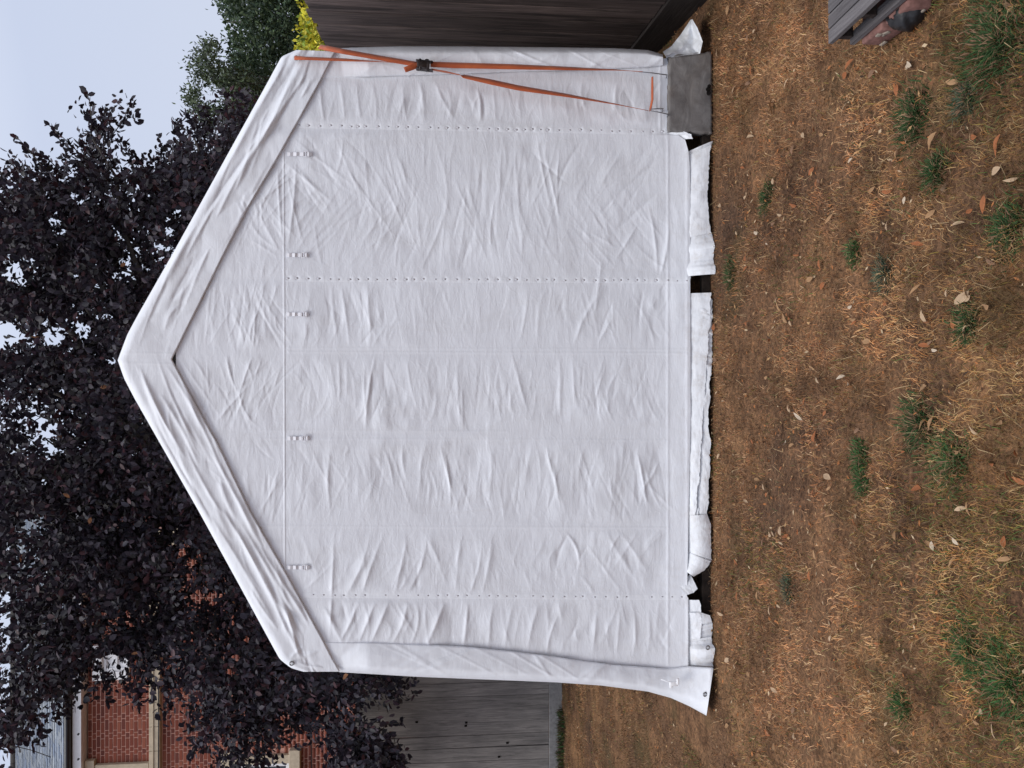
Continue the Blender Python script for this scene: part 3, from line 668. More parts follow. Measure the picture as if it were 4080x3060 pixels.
def valance(side, name):
    n, mth = 330, 56
    o_ = curve(Rout if side == 0 else Lout, n); i_ = curve(Rin if side == 0 else Lin, n)
    v = np.linspace(0, 1, mth) ** 1.25
    XY = o_[:, None] * (1 - v[None, :, None]) + i_[:, None] * v[None, :, None]
    # rounded over the frame tube at the outer edge, lying on the gable at the inner edge
    prof = 0.030 * np.sqrt(np.clip(1 - (1 - np.clip(v / .17, 0, 1)) ** 2, 0, 1)) - 0.010 - 0.010 * v
    prof = np.broadcast_to(prof[None], (n, mth)).copy()
    d = D - prof - samp(H2, XY[..., 0], XY[..., 1]) * np.clip(v / .12, 0, 1)[None] - 0.004
    d = np.minimum(d, D - samp(H, XY[..., 0], XY[..., 1]) * (v > .3)[None] - .011 * (v > .3)[None] - .003)
    pts = P(XY[..., 0], XY[..., 1], d)
    # turned-in hem at the inner edge, and the roof sheet running back from the outer edge
    last = pts[:, -1].copy(); last[:, 1] += 0.012
    back = [pts[:, 0] + np.array([0, yb, 0.012 if yb > .1 else -.006]) for yb in (4.1, 2.7, 1.35, .06, .02)]
    pts = np.concatenate([np.stack(back, 1), pts, last[:, None]], 1)
    roofp = pts[:, :6]; face = pts[:, 5:]
    sheet('roof_cover', roofp, TARP_T, tent, flip=(side == 1))
    return sheet(name, face, TARP_T, tent, flip=(side == 1))
valance(0, 'valance'); valance(1, 'valance')
# -- side walls, wrapping forward round the corner poles
def sidewall(o_pts, i_pts, side):
    n, mth = 260, 26
    po, pi = np.array(o_pts, float), np.array(i_pts, float)
    t = np.linspace(0, 1, n)
    def al(p): d = np.r_[0, np.cumsum(np.hypot(*np.diff(p, axis=0).T))]; d /= d[-1]; return np.stack([np.interp(t, d, p[:, 0]), np.interp(t, d, p[:, 1])], -1)
    o_, i_ = al(po), al(pi)
    v = np.linspace(0, 1, mth)
    XY = i_[:, None] * (1 - v[None, :, None]) + o_[:, None] * v[None, :, None]
    bul = 0.012 + 0.028 * np.sin(v * math.pi * .62) ** 1.0 - 0.075 * np.clip((v - .72) / .28, 0, 1) ** 2.2
    nz = (fbm(XY[..., 0], XY[..., 1] * 1.5, 110, 151 + side) - .5) * .016 + (fbm(XY[..., 0], XY[..., 1], 30, 161 + side, 2) - .5) * .004
    # long diagonal pulls
    pull = 0
    for k in range(16):
        cx = R.uniform(720, 1420); sl = R.choice([-1, 1]) * R.uniform(.6, 2.5)
        pull = pull + R.uniform(.001, .003) * np.exp(-(((XY[..., 0] - cx) - sl * (XY[..., 1] - i_[:, None, 1])) / R.uniform(4, 9)) ** 2)
    topr = np.clip((XY[..., 0] - 735) / 60, 0, 1)
    d = D - (bul[None] + nz + pull) * (.10 + .90 * topr) - .006 * topr
    d = np.minimum(d, D - .003 - samp(H, XY[..., 0], XY[..., 1]) + .2 * np.clip((v[None] - .75) / .25, 0, 1) ** 2)
    if side == 1:   # the left corner: skirt sweeps forward and outward near the ground
        sw = np.clip((XY[..., 0] - 1440) / 95, 0, 1) ** 1.6
        d = d - sw * 0.07
    pts = P(XY[..., 0], XY[..., 1], d)
    pts[..., 2] = np.maximum(pts[..., 2], 0.004 + 0.01 * vnoise(XY[..., 0], XY[..., 1], 20, 9))
    first = pts[:, 0].copy(); first[:, 1] += 0.012
    sgn = -1 if side == 1 else 1
    outs = [pts[:, -1] + np.array([-sgn * off, yb, 0]) for off, yb in ((0.004, .05), (.02, .6), (.02, 2.2), (.02, 4.0))]
    if side == 1:
        fl = np.clip((o_[:, 0] - 1250) / 270, 0, 1)[:, None] ** 1.5
        for k, q in enumerate(outs): q[:, 0] += fl[:, 0] * (0, .10, .22, .25)[k] * 0 + 0
    pts = np.concatenate([first[:, None], pts, np.stack(outs, 1)], 1)
    return sheet('side_wall', pts, TARP_T, tent, flip=(side == 0))
sidewall(RFo, RFi, 0); sidewall(LFo, LFi, 1)
# -- back wall so that the inside stays dark
a_, b_, c_, d_, e_ = P(640, 108, D), P(640, 1450, D), P(1500, 1470, D), P(1500, 110, D), P(258, 778, D)
bk = [Vector(p.tolist()) + Vector((0, 4.0, 0)) for p in (a_, e_, b_, c_, d_)]
bm = bmesh.new(); bm.faces.new([bm.verts.new(p) for p in bk]); me = bpy.data.meshes.new('back_wall'); bm.to_mesh(me); bm.free()
link('back_wall', me, TARP_T, tent)
# -- ground skirt: separate flaps below the hem
def flap(top, bot, parent=tent, belly=0.01, seed=1, nz=.006, topd=-.006, name='skirt_flap', zlift=.006, tuck=9):
    n, mth = 150, 22
    def al(p):
        p = np.array(p, float); d = np.r_[0, np.cumsum(np.hypot(*np.diff(p, axis=0).T))]; t = np.linspace(0, d[-1], n)
        return np.stack([np.interp(t, d, p[:, 0]), np.interp(t, d, p[:, 1])], -1)
    T_, B_ = al(top), al(bot); T_[:, 0] -= tuck; dpx = np.linspace(0, 1, n) * (abs(top[-1][1] - top[0][1]) + 20.); B_[:, 0] += (vnoise(dpx, np.full(n, seed * 3.), 5., 60 + seed) - .5) * 3 + (vnoise(dpx, np.full(n, seed * 5.), 32., 80 + seed) - .5) * 6
    A = P(T_[:, 0], T_[:, 1], D - 0.008 - topd)
    Bp = G(B_[:, 0], B_[:, 1], zlift)
    far = Bp[:, 1] > D - .02
    Bq = P(B_[:, 0], B_[:, 1], np.minimum(Bp[:, 1], D - .035)); Bp = np.where(far[:, None], Bq, Bp)
    v = np.linspace(0, 1, mth)[None, :, None]
    pts = A[:, None] * (1 - v) + Bp[:, None] * v
    vv = v[0, :, 0]; along = np.linspace(0, 1, n)[:, None]
    pts[..., 1] -= belly * np.sin(math.pi * vv)[None] + nz * (fbm(along * dpx[-1] / 3 + seed * 7, vv[None] * 14 + 0 * along, 9, 200 + seed, 3) - .5) * 2 * np.sin(math.pi * np.clip(vv * .8 + .1, 0, 1))[None]
    pts[..., 1] += (fbm(along * dpx[-1] / 6 + seed * 11, vv[None] * 10 + 0 * along, 2.2, 230 + seed, 3) - .5) * .0028 * np.sin(math.pi * np.clip(vv * .9 + .05, 0, 1))[None]
    pts[..., 2] = np.maximum(pts[..., 2], .003)
    pts2 = pts.copy(); pts2[..., 1] += .0025
    sheet(name, pts, TARP_F, parent, flip=True)
flap([(1490, 330), (1486, 420), (1484, 520), (1484, 598)], [(1540, 304), (1533, 330), (1527, 420), (1530, 470), (1541, 530), (1545, 575), (1542, 592)], seed=1)
flap([(1488, 634), (1488, 760), (1488, 900), (1490, 1050), (1492, 1112)], [(1533, 632), (1535, 690), (1529, 760), (1523, 830), (1518, 900), (1514, 980), (1508, 1060), (1502, 1112)], seed=2, belly=.004)
flap([(1500, 640), (1512, 760), (1506, 900), (1504, 1050), (1498, 1112)], [(1536, 645), (1540, 720), (1535, 800), (1532, 900), (1533, 1000), (1532, 1060), (1530, 1120)], seed=7, belly=.008, nz=.008, topd=-.004, name='skirt_underlay')
flap([(1490, 1112), (1490, 1150), (1492, 1190), (1488, 1232)], [(1530, 1110), (1536, 1130), (1539, 1190), (1538, 1212), (1523, 1232), (1497, 1246)], seed=3, belly=.022, nz=.004)
flap([(1470, 1262), (1486, 1252), (1500, 1240)], [(1482, 1285), (1500, 1280), (1507, 1272)], seed=4, belly=.004, name='torn_flap')
flap([(1487, 1295), (1488, 1340), (1490, 1380)], [(1512, 1296), (1515, 1310), (1514, 1342), (1512, 1380)], seed=6, belly=.003, name='torn_flap', zlift=.03)
flap([(1490, 1322), (1490, 1380), (1490, 1438)], [(1512, 1322), (1534, 1330), (1540, 1350), (1539, 1390), (1543, 1400), (1541, 1445)], seed=5, belly=.012)
0 and flap([(1484, 1442), (1480, 1470), (1478, 1500)], [(1536, 1440), (1542, 1462), (1536, 1500), (1526, 1542)], seed=8, belly=.010, nz=.012, topd=.03)
flap([(1486, 1096), (1486, 1130), (1486, 1170)], [(1507, 1098), (1508, 1130), (1506, 1168)], seed=9, belly=.003, zlift=.045, name='grey_tab', topd=-.012)
flap([(1450, 286), (1465, 292), (1482, 302)], [(1478, 284), (1494, 290), (1498, 300)], seed=10, belly=.003, zlift=.05, name='torn_flap', topd=-.008)
# bunched cloth tail at the right corner, lying out on the ground toward the fence
tail_t = [(1432, 112), (1450, 100), (1470, 75), (1492, 42)]
tail_b = [(1440, 126), (1476, 120), (1512, 116), (1518, 90), (1507, 60), (1496, 42)]
n = 90; mth = 34
def al(p, n):
    p = np.array(p, float); d = np.r_[0, np.cumsum(np.hypot(*np.diff(p, axis=0).T))]; t = np.linspace(0, d[-1], n)
    return np.stack([np.interp(t, d, p[:, 0]), np.interp(t, d, p[:, 1])], -1)
Ta, Tb = al(tail_t, n), al(tail_b, n); v = np.linspace(0, 1, mth)
XY = Ta[:, None] * (1 - v[None, :, None]) + Tb[:, None] * v[None, :, None]
u = np.linspace(0, 1, n)[:, None]
dep = D + .03 + .12 * u * (1 - v[None]) - .06 * v[None] + .05 * (fbm(XY[..., 0], XY[..., 1], 26, 301, 3) - .5) + .02 * np.sin(v[None] * 9 + u * 4)
pts = P(XY[..., 0], XY[..., 1], dep); pts[..., 2] = np.maximum(pts[..., 2], .006)
sheet('corner_tail', pts, TARP_F, tent, flip=True)
# -- grommets, webbing loops with buckles
METAL = mat_plain('dull_metal', (0.30, 0.30, 0.31), .4, .5, .9, 80, .1, .001, .2)
WEB = mat_plain('white_webbing', (0.78, 0.78, 0.82), .7, .3, 0, 300, .5, .001, .05)
for X, Y, dd in [(630, 1433, .030), (640, 125, .032), (1529, 1399, .07), (1523, 1500, .10)]:
    c = Pv(X, Y, D - dd); MB().torus(c, (0, 1, .2), .009, .0032).build('grommet', METAL, tent, True)
DARKDOT = mat_plain('mud_spot', (0.12, 0.09, 0.07), .9)
for i, (X, Y) in enumerate([(647, 333), (643, 551), (643, 679), (645, 947), (645, 1226)]):
    half = 27 if i == 0 else 24
    m_ = MB(); ax = 0.04 * (1 if i == 0 else 0)
    for s_ in np.linspace(-1, 1, 5)[:-1]:
        xa = X + s_ * half; xb = xa + half * .5
        bump = .006 if abs(s_ + .5) < .3 or abs(s_ - .5) < .1 else .0035
        d0 = D - .006 - float(samp(H, xa, Y)); d1 = D - .006 - float(samp(H, xb, Y)); dm = (d0 + d1) / 2 - bump
        pr = [Pv(xa, Y - 4, d0), Pv(xa, Y + 4, d0), Pv((xa + xb) / 2, Y + 4, dm), Pv((xa + xb) / 2, Y - 4, dm)]
        pr2 = [Pv((xa + xb) / 2, Y - 4, dm), Pv((xa + xb) / 2, Y + 4, dm), Pv(xb, Y + 4, d1), Pv(xb, Y - 4, d1)]
        m_.quadprism(pr, (0, .002, 0)); m_.quadprism(pr2, (0, .002, 0))
    st_ = m_.build('webbing_loop', WEB, tent)
    b2 = MB(); c = Pv(X + 14, Y, D - .010 - float(samp(H, X + 14, Y)))
    for dx, dz, sx_, sz_ in ((-.012, 0, .004, .024), (.012, 0, .004, .024), (0, .012, .028, .004), (0, -.012, .028, .004), (0, 0, .022, .004)):
        b2.box(c + Vector((dx, 0, dz)), (sx_, .003, sz_), bevel=.0008)
    o = b2.build('buckle', WEB, None, True); o.parent = st_
b2 = MB(); c = Pv(1455, 1477, D - .09)
b2.box(c, (.022, .012, .040), bevel=.003); b2.box(c + Vector((.012, -.004, -.02)), (.030, .012, .012), bevel=.003); b2.box(c + Vector((-.014, 0, .012)), (.012, .01, .014), bevel=.002)
b2.tube([c + Vector((.02, .01, .06)), c + Vector((.008, 0, .02)), c], .0022)
b2.build('clip', mat_plain('white_plastic', (.85, .85, .87), .35, .5), tent, True)

# ------------------------------------------------------------------ weathered board under the right corner
BOARD = mat_wood('weathered_board', (0.13, 0.122, 0.12), (0.25, 0.24, 0.235), stretch=(2.2, 5, 4), vary=.05, green=(0.20, 0.155, 0.115))
tb = empty('timber_board', Gv(1534, 200), 'thick weathered grey timber board on edge under the right tent corner', 'board')
A, B_, C_, D_ = Pv(1445, 121, D - .03), Pv(1445, 284, D - .03), Pv(1538, 287, D - .03), Pv(1538, 113, D - .03)
bm = bmesh.new(); nn = 40; mm_ = 20
vs = {}
for i in range(nn + 1):
    for j in range(mm_ + 1):
        p = (A.lerp(B_, i / nn)).lerp(D_.lerp(C_, i / nn), j / mm_)
        rough = (.5 - fbm(p.x * 100, p.z * 100, 6, 401, 3)) * .012 + (.012 if (i < 1 or i > nn - 1) and j < 3 else 0); p.x += (float(vnoise(j * 1., i * 3., 2., 15)) - .5) * .010 * (i in (0, nn))
        if j == 0: p.z += (float(vnoise(i * 1., 0., 2.2, 5)) - .5) * .006
        vs[i, j, 0] = bm.verts.new(p + Vector((0, rough, 0))); vs[i, j, 1] = bm.verts.new(p + Vector((0, .045, 0)))
for i in range(nn):
    for j in range(mm_):
        bm.faces.new((vs[i, j, 0], vs[i, j + 1, 0], vs[i + 1, j + 1, 0], vs[i + 1, j, 0])); bm.faces.new((vs[i, j, 1], vs[i + 1, j, 1], vs[i + 1, j + 1, 1], vs[i, j + 1, 1]))
for i in range(nn):
    for j in (0, mm_): bm.faces.new((vs[i, j, 0], vs[i + 1, j, 0], vs[i + 1, j, 1], vs[i, j, 1]) if j == 0 else (vs[i, j, 1], vs[i + 1, j, 1], vs[i + 1, j, 0], vs[i, j, 0]))
for j in range(mm_):
    for i in (0, nn): bm.faces.new((vs[i, j, 0], vs[i, j, 1], vs[i, j + 1, 1], vs[i, j + 1, 0]) if i == 0 else (vs[i, j + 1, 0], vs[i, j + 1, 1], vs[i, j, 1], vs[i, j, 0]))
bmesh.ops.recalc_face_normals(bm, faces=bm.faces[:]); me = bpy.data.meshes.new('plank'); bm.to_mesh(me); bm.free()
link('plank', me, BOARD, tb, True)
# hole at the foot of the board: black plugs, its shade put into the colour
BLACK = mat_plain('hole_shade_and_knot', (0.012, 0.010, 0.009), .95, .1)
hb = MB(); c = Pv(1531, 193, D - .036); [hb.tube([c + Vector((dx, -.002, dz)), c + Vector((dx, .012, dz))], r_, 9) for dx, dz, r_ in ((-.018, 0, .011), (0, .002, .012), (.016, -.003, .009))]; hb.build('dark_hole_plug', BLACK, tb)
# dark base frame of the tent seen through the gaps of the skirt
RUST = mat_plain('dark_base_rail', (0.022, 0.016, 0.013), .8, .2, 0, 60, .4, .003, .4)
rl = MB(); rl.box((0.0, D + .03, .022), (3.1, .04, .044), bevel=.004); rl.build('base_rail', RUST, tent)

# ------------------------------------------------------------------ orange ratchet strap
m, nt, b = newmat('orange_webbing'); co = coord(nt)
wv = nt.nodes.new('ShaderNodeTexWave'); wv.inputs['Scale'].default_value = 160; wv.inputs['Distortion'].default_value = .5; nt.links.new(co, wv.inputs['Vector'])
nt.links.new(rampn(nt, noise(nt, co, 14, 4), [(.3, (0.40, 0.075, 0.022)), (.7, (0.56, 0.125, 0.035))]), b.inputs['Base Color'])
b.inputs['Roughness'].default_value = .6; b.inputs['Sheen Weight'].default_value = .2; bumpn(nt, b, wv.outputs['Fac'], .4, .001)
ORANGE = m
STEEL = mat_plain('worn_steel', (0.07, 0.06, 0.06), .45, .5, .7, 60, .3, .001, .5)
strap = empty('ratchet_strap', Pv(1440, 200, D - .04), 'orange ratchet strap with dark metal buckle tied down over the right tent corner', 'strap')
def web(pts, name='webbing', thick=.0022, parent=strap, n=50):
    """pts: (X, Y, depth, half width m, twist rad)"""
    p = np.array(pts, float); t = np.linspace(0, len(p) - 1, n); q = np.stack([np.interp(t, np.arange(len(p)), p[:, k]) for k in range(5)], -1)
    C_ = P(q[:, 0], q[:, 1], q[:, 2]); T_ = np.gradient(C_, axis=0); T_ /= np.linalg.norm(T_, axis=1, keepdims=True)
    nrm = np.array([0, -1.0, 0]); sde = np.cross(T_, nrm); sde /= np.linalg.norm(sde, axis=1, keepdims=True); nn_ = np.cross(sde, T_)
    tw = q[:, 4:5]; s2 = sde * np.cos(tw) + nn_ * np.sin(tw); n2 = np.cross(s2, T_)
    hw = q[:, 3:4]; a = C_ - s2 * hw; b_ = C_ + s2 * hw
    ring = [a + n2 * thick / 2, b_ + n2 * thick / 2, b_ - n2 * thick / 2, a - n2 * thick / 2]
    Pts = np.stack(ring + [ring[0]], 1)
    V = Pts[:, :4].reshape(-1, 3); i = np.arange(n - 1)[:, None] * 4
    Fc = np.concatenate([np.stack([i[:, 0] + k, i[:, 0] + (k + 1) % 4, i[:, 0] + 4 + (k + 1) % 4, i[:, 0] + 4 + k], -1) for k in range(4)], 0)
    Fc = np.concatenate([Fc, [[3, 2, 1, 0], [4 * n - 4, 4 * n - 3, 4 * n - 2, 4 * n - 1]]], 0)
    return link(name, npmesh(name, V, Fc), ORANGE, parent)
ds = D - .062
web([(636, 125, D - .040, .010, 0), (660, 126, ds + .01, .009, .3), (740, 129, ds, .0095, .5), (820, 133, ds - .005, .009, 1.1), (862, 136, ds - .008, .007, 1.4), (895, 139, ds - .014, .009, .4)])
web([(690, 101, D + .015, .012, 0), (705, 104, D - .030, .0125, 0), (740, 111, ds, .0130, .2), (820, 125, ds - .006, .0130, .3), (900, 139, ds - .016, .0125, .1)])
web([(905, 140, ds - .026, .012, .3), (888, 146, ds - .036, .0125, .5), (874, 151, ds - .040, .012, .2)], n=12)
web([(930, 139, ds - .014, .0125, 0), (980, 141, ds - .010, .0135, 0), (1100, 144, ds - .006, .0130, .1), (1230, 148, ds - .002, .0115, .5), (1330, 151, ds, .0100, 1.0), (1388, 155, ds + .004, .0060, 1.3)])
web([(932, 150, ds - .012, .0125, 1.45), (965, 156, ds - .010, .012, 1.48), (994, 162, ds - .008, .012, 1.3), (1002, 165, ds - .008, .012, .5), (1060, 177, ds - .006, .0135, .15), (1120, 190, ds - .004, .0138, .2),
     (1230, 207, ds - .002, .0120, .6), (1330, 225, ds, .0095, 1.0), (1400, 239, ds + .006, .0055, 1.25)])
web([(1404, 240, D - .05, .006, .9), (1409, 215, D - .045, .007, 1.0), (1409, 190, D - .042, .007, 1.0), (1409, 166, D - .040, .006, 1.1)])
rt = MB(); c = Pv(917, 142, ds - .022); rotc = Matrix.Rotation(math.radians(4), 3, 'Y')
rt.box(c + Vector((.020, 0, 0)), (.005, .030, .080), rotc, .002); rt.box(c + Vector((-.020, 0, 0)), (.005, .030, .080), rotc, .002)
rt.box(c + Vector((0, .004, .030)), (.044, .020, .016), rotc, .004); rt.box(c + Vector((0, -.010, -.004)), (.036, .012, .040), rotc, .004)
rt.tube([c + Vector((-.027, -.004, -.012)), c + Vector((.027, -.004, -.012))], .010, 12); rt.tube([c + Vector((-.026, -.012, .020)), c + Vector((.026, -.012, .020))], .006, 10)
rt.box(c + Vector((0, -.020, .012)), (.030, .005, .046), rotc @ Matrix.Rotation(.25, 3, 'X'), .002)
rt.build('ratchet', STEEL, strap, True)
WIRE = mat_plain('grey_wire', (0.22, 0.22, 0.24), .4, .5, .6, 50, .1, .001, .2)
for (xa, ya, xb, yb) in [(1380, 155, 1441, 162), (1403, 239, 1443, 247), (1405, 236, 1432, 235)]:
    a = Pv(xa, ya, D - .052); b_ = Pv(xb, yb, D - .040); e_ = b_ + Vector((0, .035, -.006))
    MB().tube([a, a.lerp(b_, .5) + Vector((0, -.004, 0)), b_, e_], .0026, 8).build('hook', WIRE, strap, True)

# ------------------------------------------------------------------ right fence, receding beside the tent
FW_D = mat_wood('dark_fence_timber', (0.030, 0.024, 0.024), (0.25, 0.19, 0.172), stretch=(9, 9, .45), vary=.45)
ang = math.atan2(.13, 1.0)          # the fence turns slightly away
fr = empty('board_fence', (2.02, 3.9, 0), 'dark wet vertical board fence running away beside the right tent wall', 'fence')
p0 = Vector((1.985, 3.70, 0)); fd = Vector((math.sin(.14), math.cos(.14), 0))
rotz = Matrix.Rotation(-.14, 3, 'Z')
for k in range(44):
    h = 1.87 + .012 * math.sin(k * 1.7) + R.uniform(-.008, .008) + k * .0018
    c = p0 + fd * (.102 * k - .75) + Vector((0, 0, .19 + h / 2))
    mbb = MB(); mbb.box((0, 0, 0), (.016, .087, h), bevel=.003)
    o = mbb.build('board', FW_D, fr); o.location = c + Vector((.004 * (k % 2), 0, 0)); o.rotation_euler = (R.uniform(-.004, .004), 0, -.14 + .06)
    mbb = MB(); mbb.box((0, 0, 0), (.014, .09, h - .03)); o = mbb.build('gap_blocker', FW_D, fr); o.location = c + fd * .051 + Vector((.045, 0, -.015)); o.rotation_euler = (0, 0, -.14)  # second layer added behind the gaps to block light and darken the joints
    
for z_ in (.45, 1.2, 1.9):
    MB().box(p0 + fd * 1.5 + Vector((.045, 0, z_)), (.04, 4.5, .07), rotz, .004).build('rail', FW_D, fr)
for k in range(3):
    MB().box(p0 + fd * (k * 1.8 - .4) + Vector((.09, 0, 1.04)), (.09, .09, 2.08), rotz, .006).build('post', FW_D, fr)
MB().box(p0 + fd * 1.5 + Vector((-.008, 0, .092)), (.03, 4.5, .19), rotz, .004).build('gravel_board', mat_wood('wet_gravel_board', (.018, .015, .014), (.055, .045, .042), stretch=(2, .6, 10), vary=.05), fr)

# ------------------------------------------------------------------ left fence behind the lawn
FDL = float(CH / math.tan(TILT + math.atan((2238 - 2040) / F)))
FW_G = mat_wood('grey_fence_timber', (0.105, 0.10, 0.097), (0.32, 0.30, 0.288), stretch=(13, 13, .7), vary=.16)
CONC = mat_plain('grey_gravel_board', (0.20, 0.195, 0.195), .9, .2, 0, 30, .4, .004, .2)
fl = empty('panel_fence', (-3, FDL, 0), 'grey weathered vertical board fence with a smooth gravel board behind the lawn', 'fence')
ztop = float(P(768, 1560, FDL)[2]); zg0 = float(P(1186, 1560, FDL)[2]); zg = zg0 + .004
xl = -6.5
gapx = float(P(1100, 1612, FDL)[0])
edges_ = []
x = gapx
while x > -7.2: wv_ = R.uniform(.135, .165); edges_.append((x - wv_, x)); x -= wv_
x = gapx + .005
while x < 2.1: wv_ = R.uniform(.135, .165); edges_.append((x, x + wv_)); x += wv_
for (xa, xb) in edges_:
    h = ztop - zg + R.uniform(-.012, .012); mbb = MB(); mbb.box((0, 0, 0), (xb - xa - R.uniform(.0005, .0015), .018, h), bevel=.0025)
    o = mbb.build('board', FW_G, fl); o.location = ((xa + xb) / 2, FDL + R.uniform(-.004, .006), zg + h / 2); o.rotation_euler = (0, -.006 if abs(xa - gapx - .005) < .001 else R.uniform(-.0015, .0015), R.uniform(-.03, .03))
MB().box((-2.5, FDL - .004, zg0 / 2 - .01), (9.4, .045, zg0 + .02), bevel=.006).build('gravel_board', CONC, fl)
for z_ in (.5, 1.25, 1.95): MB().box((-2.5, FDL + .035, z_), (9.4, .04, .08), bevel=.004).build('rail', FW_G, fl)
for k in range(5): MB().box((-6.6 + k * 2.0, FDL + .08, ztop / 2), (.10, .09, ztop), bevel=.006).build('post', FW_G, fl)
MB().box((gapx, FDL + .04, ztop / 2), (.11, .05, ztop), bevel=.004).build('post', FW_G, fl)  # post added behind the joint so that its gap stays dark
# knots
for X, Y in [(1007, 1561), (1006, 1568), (1096, 1605), (1078, 1635), (900, 1560)]:
    c = Pv(X, Y, FDL - .012); MB().box(c, (.022, .006, .030), bevel=.0028).build('knot', BLACK, fl, True)
# weeds along the foot of the fence
n = 5200; xx = rng.uniform(-6.6, -1.7, n); yy = FDL - .06 - np.abs(rng.normal(0, .09, n)); cr = GREENS[rng.choice(4, n)] * rng.uniform(.5, 1.3, (n, 1)); dk = rng.random(n) < .45; cr[dk] = STRAW[5] * .7
kk = fbm(xx, yy * 0, .5, 71, 2) > .42; 
V, T, C = blades(xx[kk], yy[kk], rng.uniform(.03, .13, n)[kk], rng.uniform(.006, .012, n)[kk], np.clip(rng.normal(.5, .25, n), .05, .97)[kk], cr[kk])
tag(link('fence_weeds', npmesh('fence_weeds', V, T, C), BLADE), 'low green weeds along the foot of the grey fence', 'weeds', kind='stuff')

# ------------------------------------------------------------------ house
HD = 14.5
hx0 = float(P(500, 1660, HD)[0]) - 4.5; hx1 = float(P(500, 1142, HD)[0])
house = empty('brick_house', ((hx0 + hx1) / 2, HD, 0), 'red brick house with slate roof and cream stone window surrounds behind the tree', 'house')
def hz(px): return float(P(px / S, 1500, HD)[2])
MORTAR = mat_plain('pink_mortar', (0.60, 0.34, 0.27), .95, .1, 0, 60, .3, .003, .15)
brm = []
for k, c_ in enumerate([(.19, .056, .038), (.225, .068, .044), (.15, .050, .038), (.26, .090, .058)]):
    brm.append(mat_plain('brick_%s' % ['red', 'orange', 'dark', 'light'][k], c_, .9, .15, 0, 90, .4, .002, .18))
STONE = mat_plain('cream_stone', (0.50, 0.42, 0.31), .85, .2, 0, 14, .3, .004, .12)
WHITE = mat_plain('white_paint', (0.78, 0.78, 0.80), .45, .4, 0, 20, .05, .001, .04)
GUT = mat_plain('black_gutter', (0.012, 0.014, 0.02), .35, .5, 0, 20, .05, .001, .2)
zbot, ztop_w = 0.0, hz(352)
wall = MB(); wall.box(((hx0 + hx1) / 2, HD + .144, (zbot + ztop_w) / 2), (hx1 - hx0, .30, ztop_w - zbot)); wall = wall.build('wall', MORTAR, house)
side = MB(); side.box((hx1 - .15, HD + 3.6, ztop_w / 2), (.30, 6.5, ztop_w)); side.build('side_wall', brm[0], house)
def hxp(py): return float(P(800 / S, py / S, HD)[0])
# windows: (top px, bottom px, right jamb outer y px, left outer y px, lintel ext px)
wins = [(348, 600, 3023, 3330, 19), (887, 1201, 3015, 3330, 22), (348, 600, 2560, 2690, 0)]
wins = [(348, 600, 3023, 3300, 19), (887, 1201, 3013, 3290, 20), (378, 520, 2555, 2692, 0)]
holes = []
for (pt, pb, yr, yl, ext) in wins:
    xr, xl_ = hxp(yr), hxp(yl); zt, zb = hz(pt), hz(pb); holes.append((xl_ - .05, xr + .02, zb, zt))
    wd_ = empty('x', (0, 0, 0)); bpy.data.objects.remove(wd_)
    jw = .16; lz = hz(pt + 38); sz = hz(pb - 44) if ext == 20 else zb
    fr_ = MB(); y_ = HD - .012
    fr_.box((xr - jw / 2, y_ - .035, (lz + sz) / 2), (jw, .09, lz - sz - .004), bevel=.008); fr2 = MB(); fr2.box((xl_ + jw / 2, y_ - .035, (lz + sz) / 2), (jw, .09, lz - sz - .004), bevel=.008)
    fr2.build('window_jamb', STONE if ext else WHITE, house); surround = fr_.build('window_jamb', STONE if ext else WHITE, house)
    MB().box(((xl_ + xr) / 2, y_ - .045, (zt + lz) / 2), (xr - xl_ + 2 * ext * .0049, .11, zt - lz), bevel=.01).build('lintel', STONE if ext else WHITE, surround)
    if ext == 20: MB().box(((xl_ + xr) / 2, y_ - .06, (zb + sz) / 2), (xr - xl_ + 2 * ext * .0055, .15, sz - zb), bevel=.012).build('sill', STONE, surround)
    wf = MB(); xa, xb = xl_ + jw, xr - jw; zc = (lz + sz) / 2
    for (cx_, cz_, sx_, sz_) in ((xa + .03, zc, .06, lz - sz), (xb - .03, zc, .06, lz - sz), ((xa + xb) / 2, lz - .03, xb - xa - .12, .06), ((xa + xb) / 2, sz + .035, xb - xa - .12, .07), ((xa + xb) / 2, zc, xb - xa - .12, .05)):
        wf.box((cx_, y_ - .024, cz_), (max(sx_, .02), .05, sz_), bevel=.004)
    win = wf.build('window', WHITE, house)
    gm, gnt, gb = newmat('window_glass'); gb.inputs['Base Color'].default_value = (.03, .035, .045, 1); gb.inputs['Roughness'].default_value = .05
    MB().box(((xa + xb) / 2, y_ - .014, zc), (xb - xa - .12, .008, lz - sz - .1)).build('pane', gm if ext else WHITE, win)
# stone band, string course blocks
band_t, band_b = hz(601), hz(646)
xx = hx1 - .002; k = 0
while xx > hx0:
    wv_ = .46 + R.uniform(-.01, .01); MB().box((xx - wv_ / 2, HD - .05, band_b + (band_t - band_b) * .5), (wv_ - .006, .10, band_t - band_b - .004), bevel=.006).build('stone_block', STONE, wall)
    xx -= wv_
MB().box(((hx0 + hx1) / 2, HD - .108, band_b + (band_t - band_b) * .62), (hx1 - hx0, .016, .02)).build('band_moulding', STONE, wall)
holes.append((hx0, hx1, band_b - .01, band_t + .01))
# quoins at the right corner
zq = .5
while zq < ztop_w - .3:
    MB().box((hx1 - .13, HD - .02, zq), (.30, .06, .28), bevel=.01).build('quoin', STONE, house); holes.append((hx1 - .30, hx1, zq - .15, zq + .15)); zq += .60
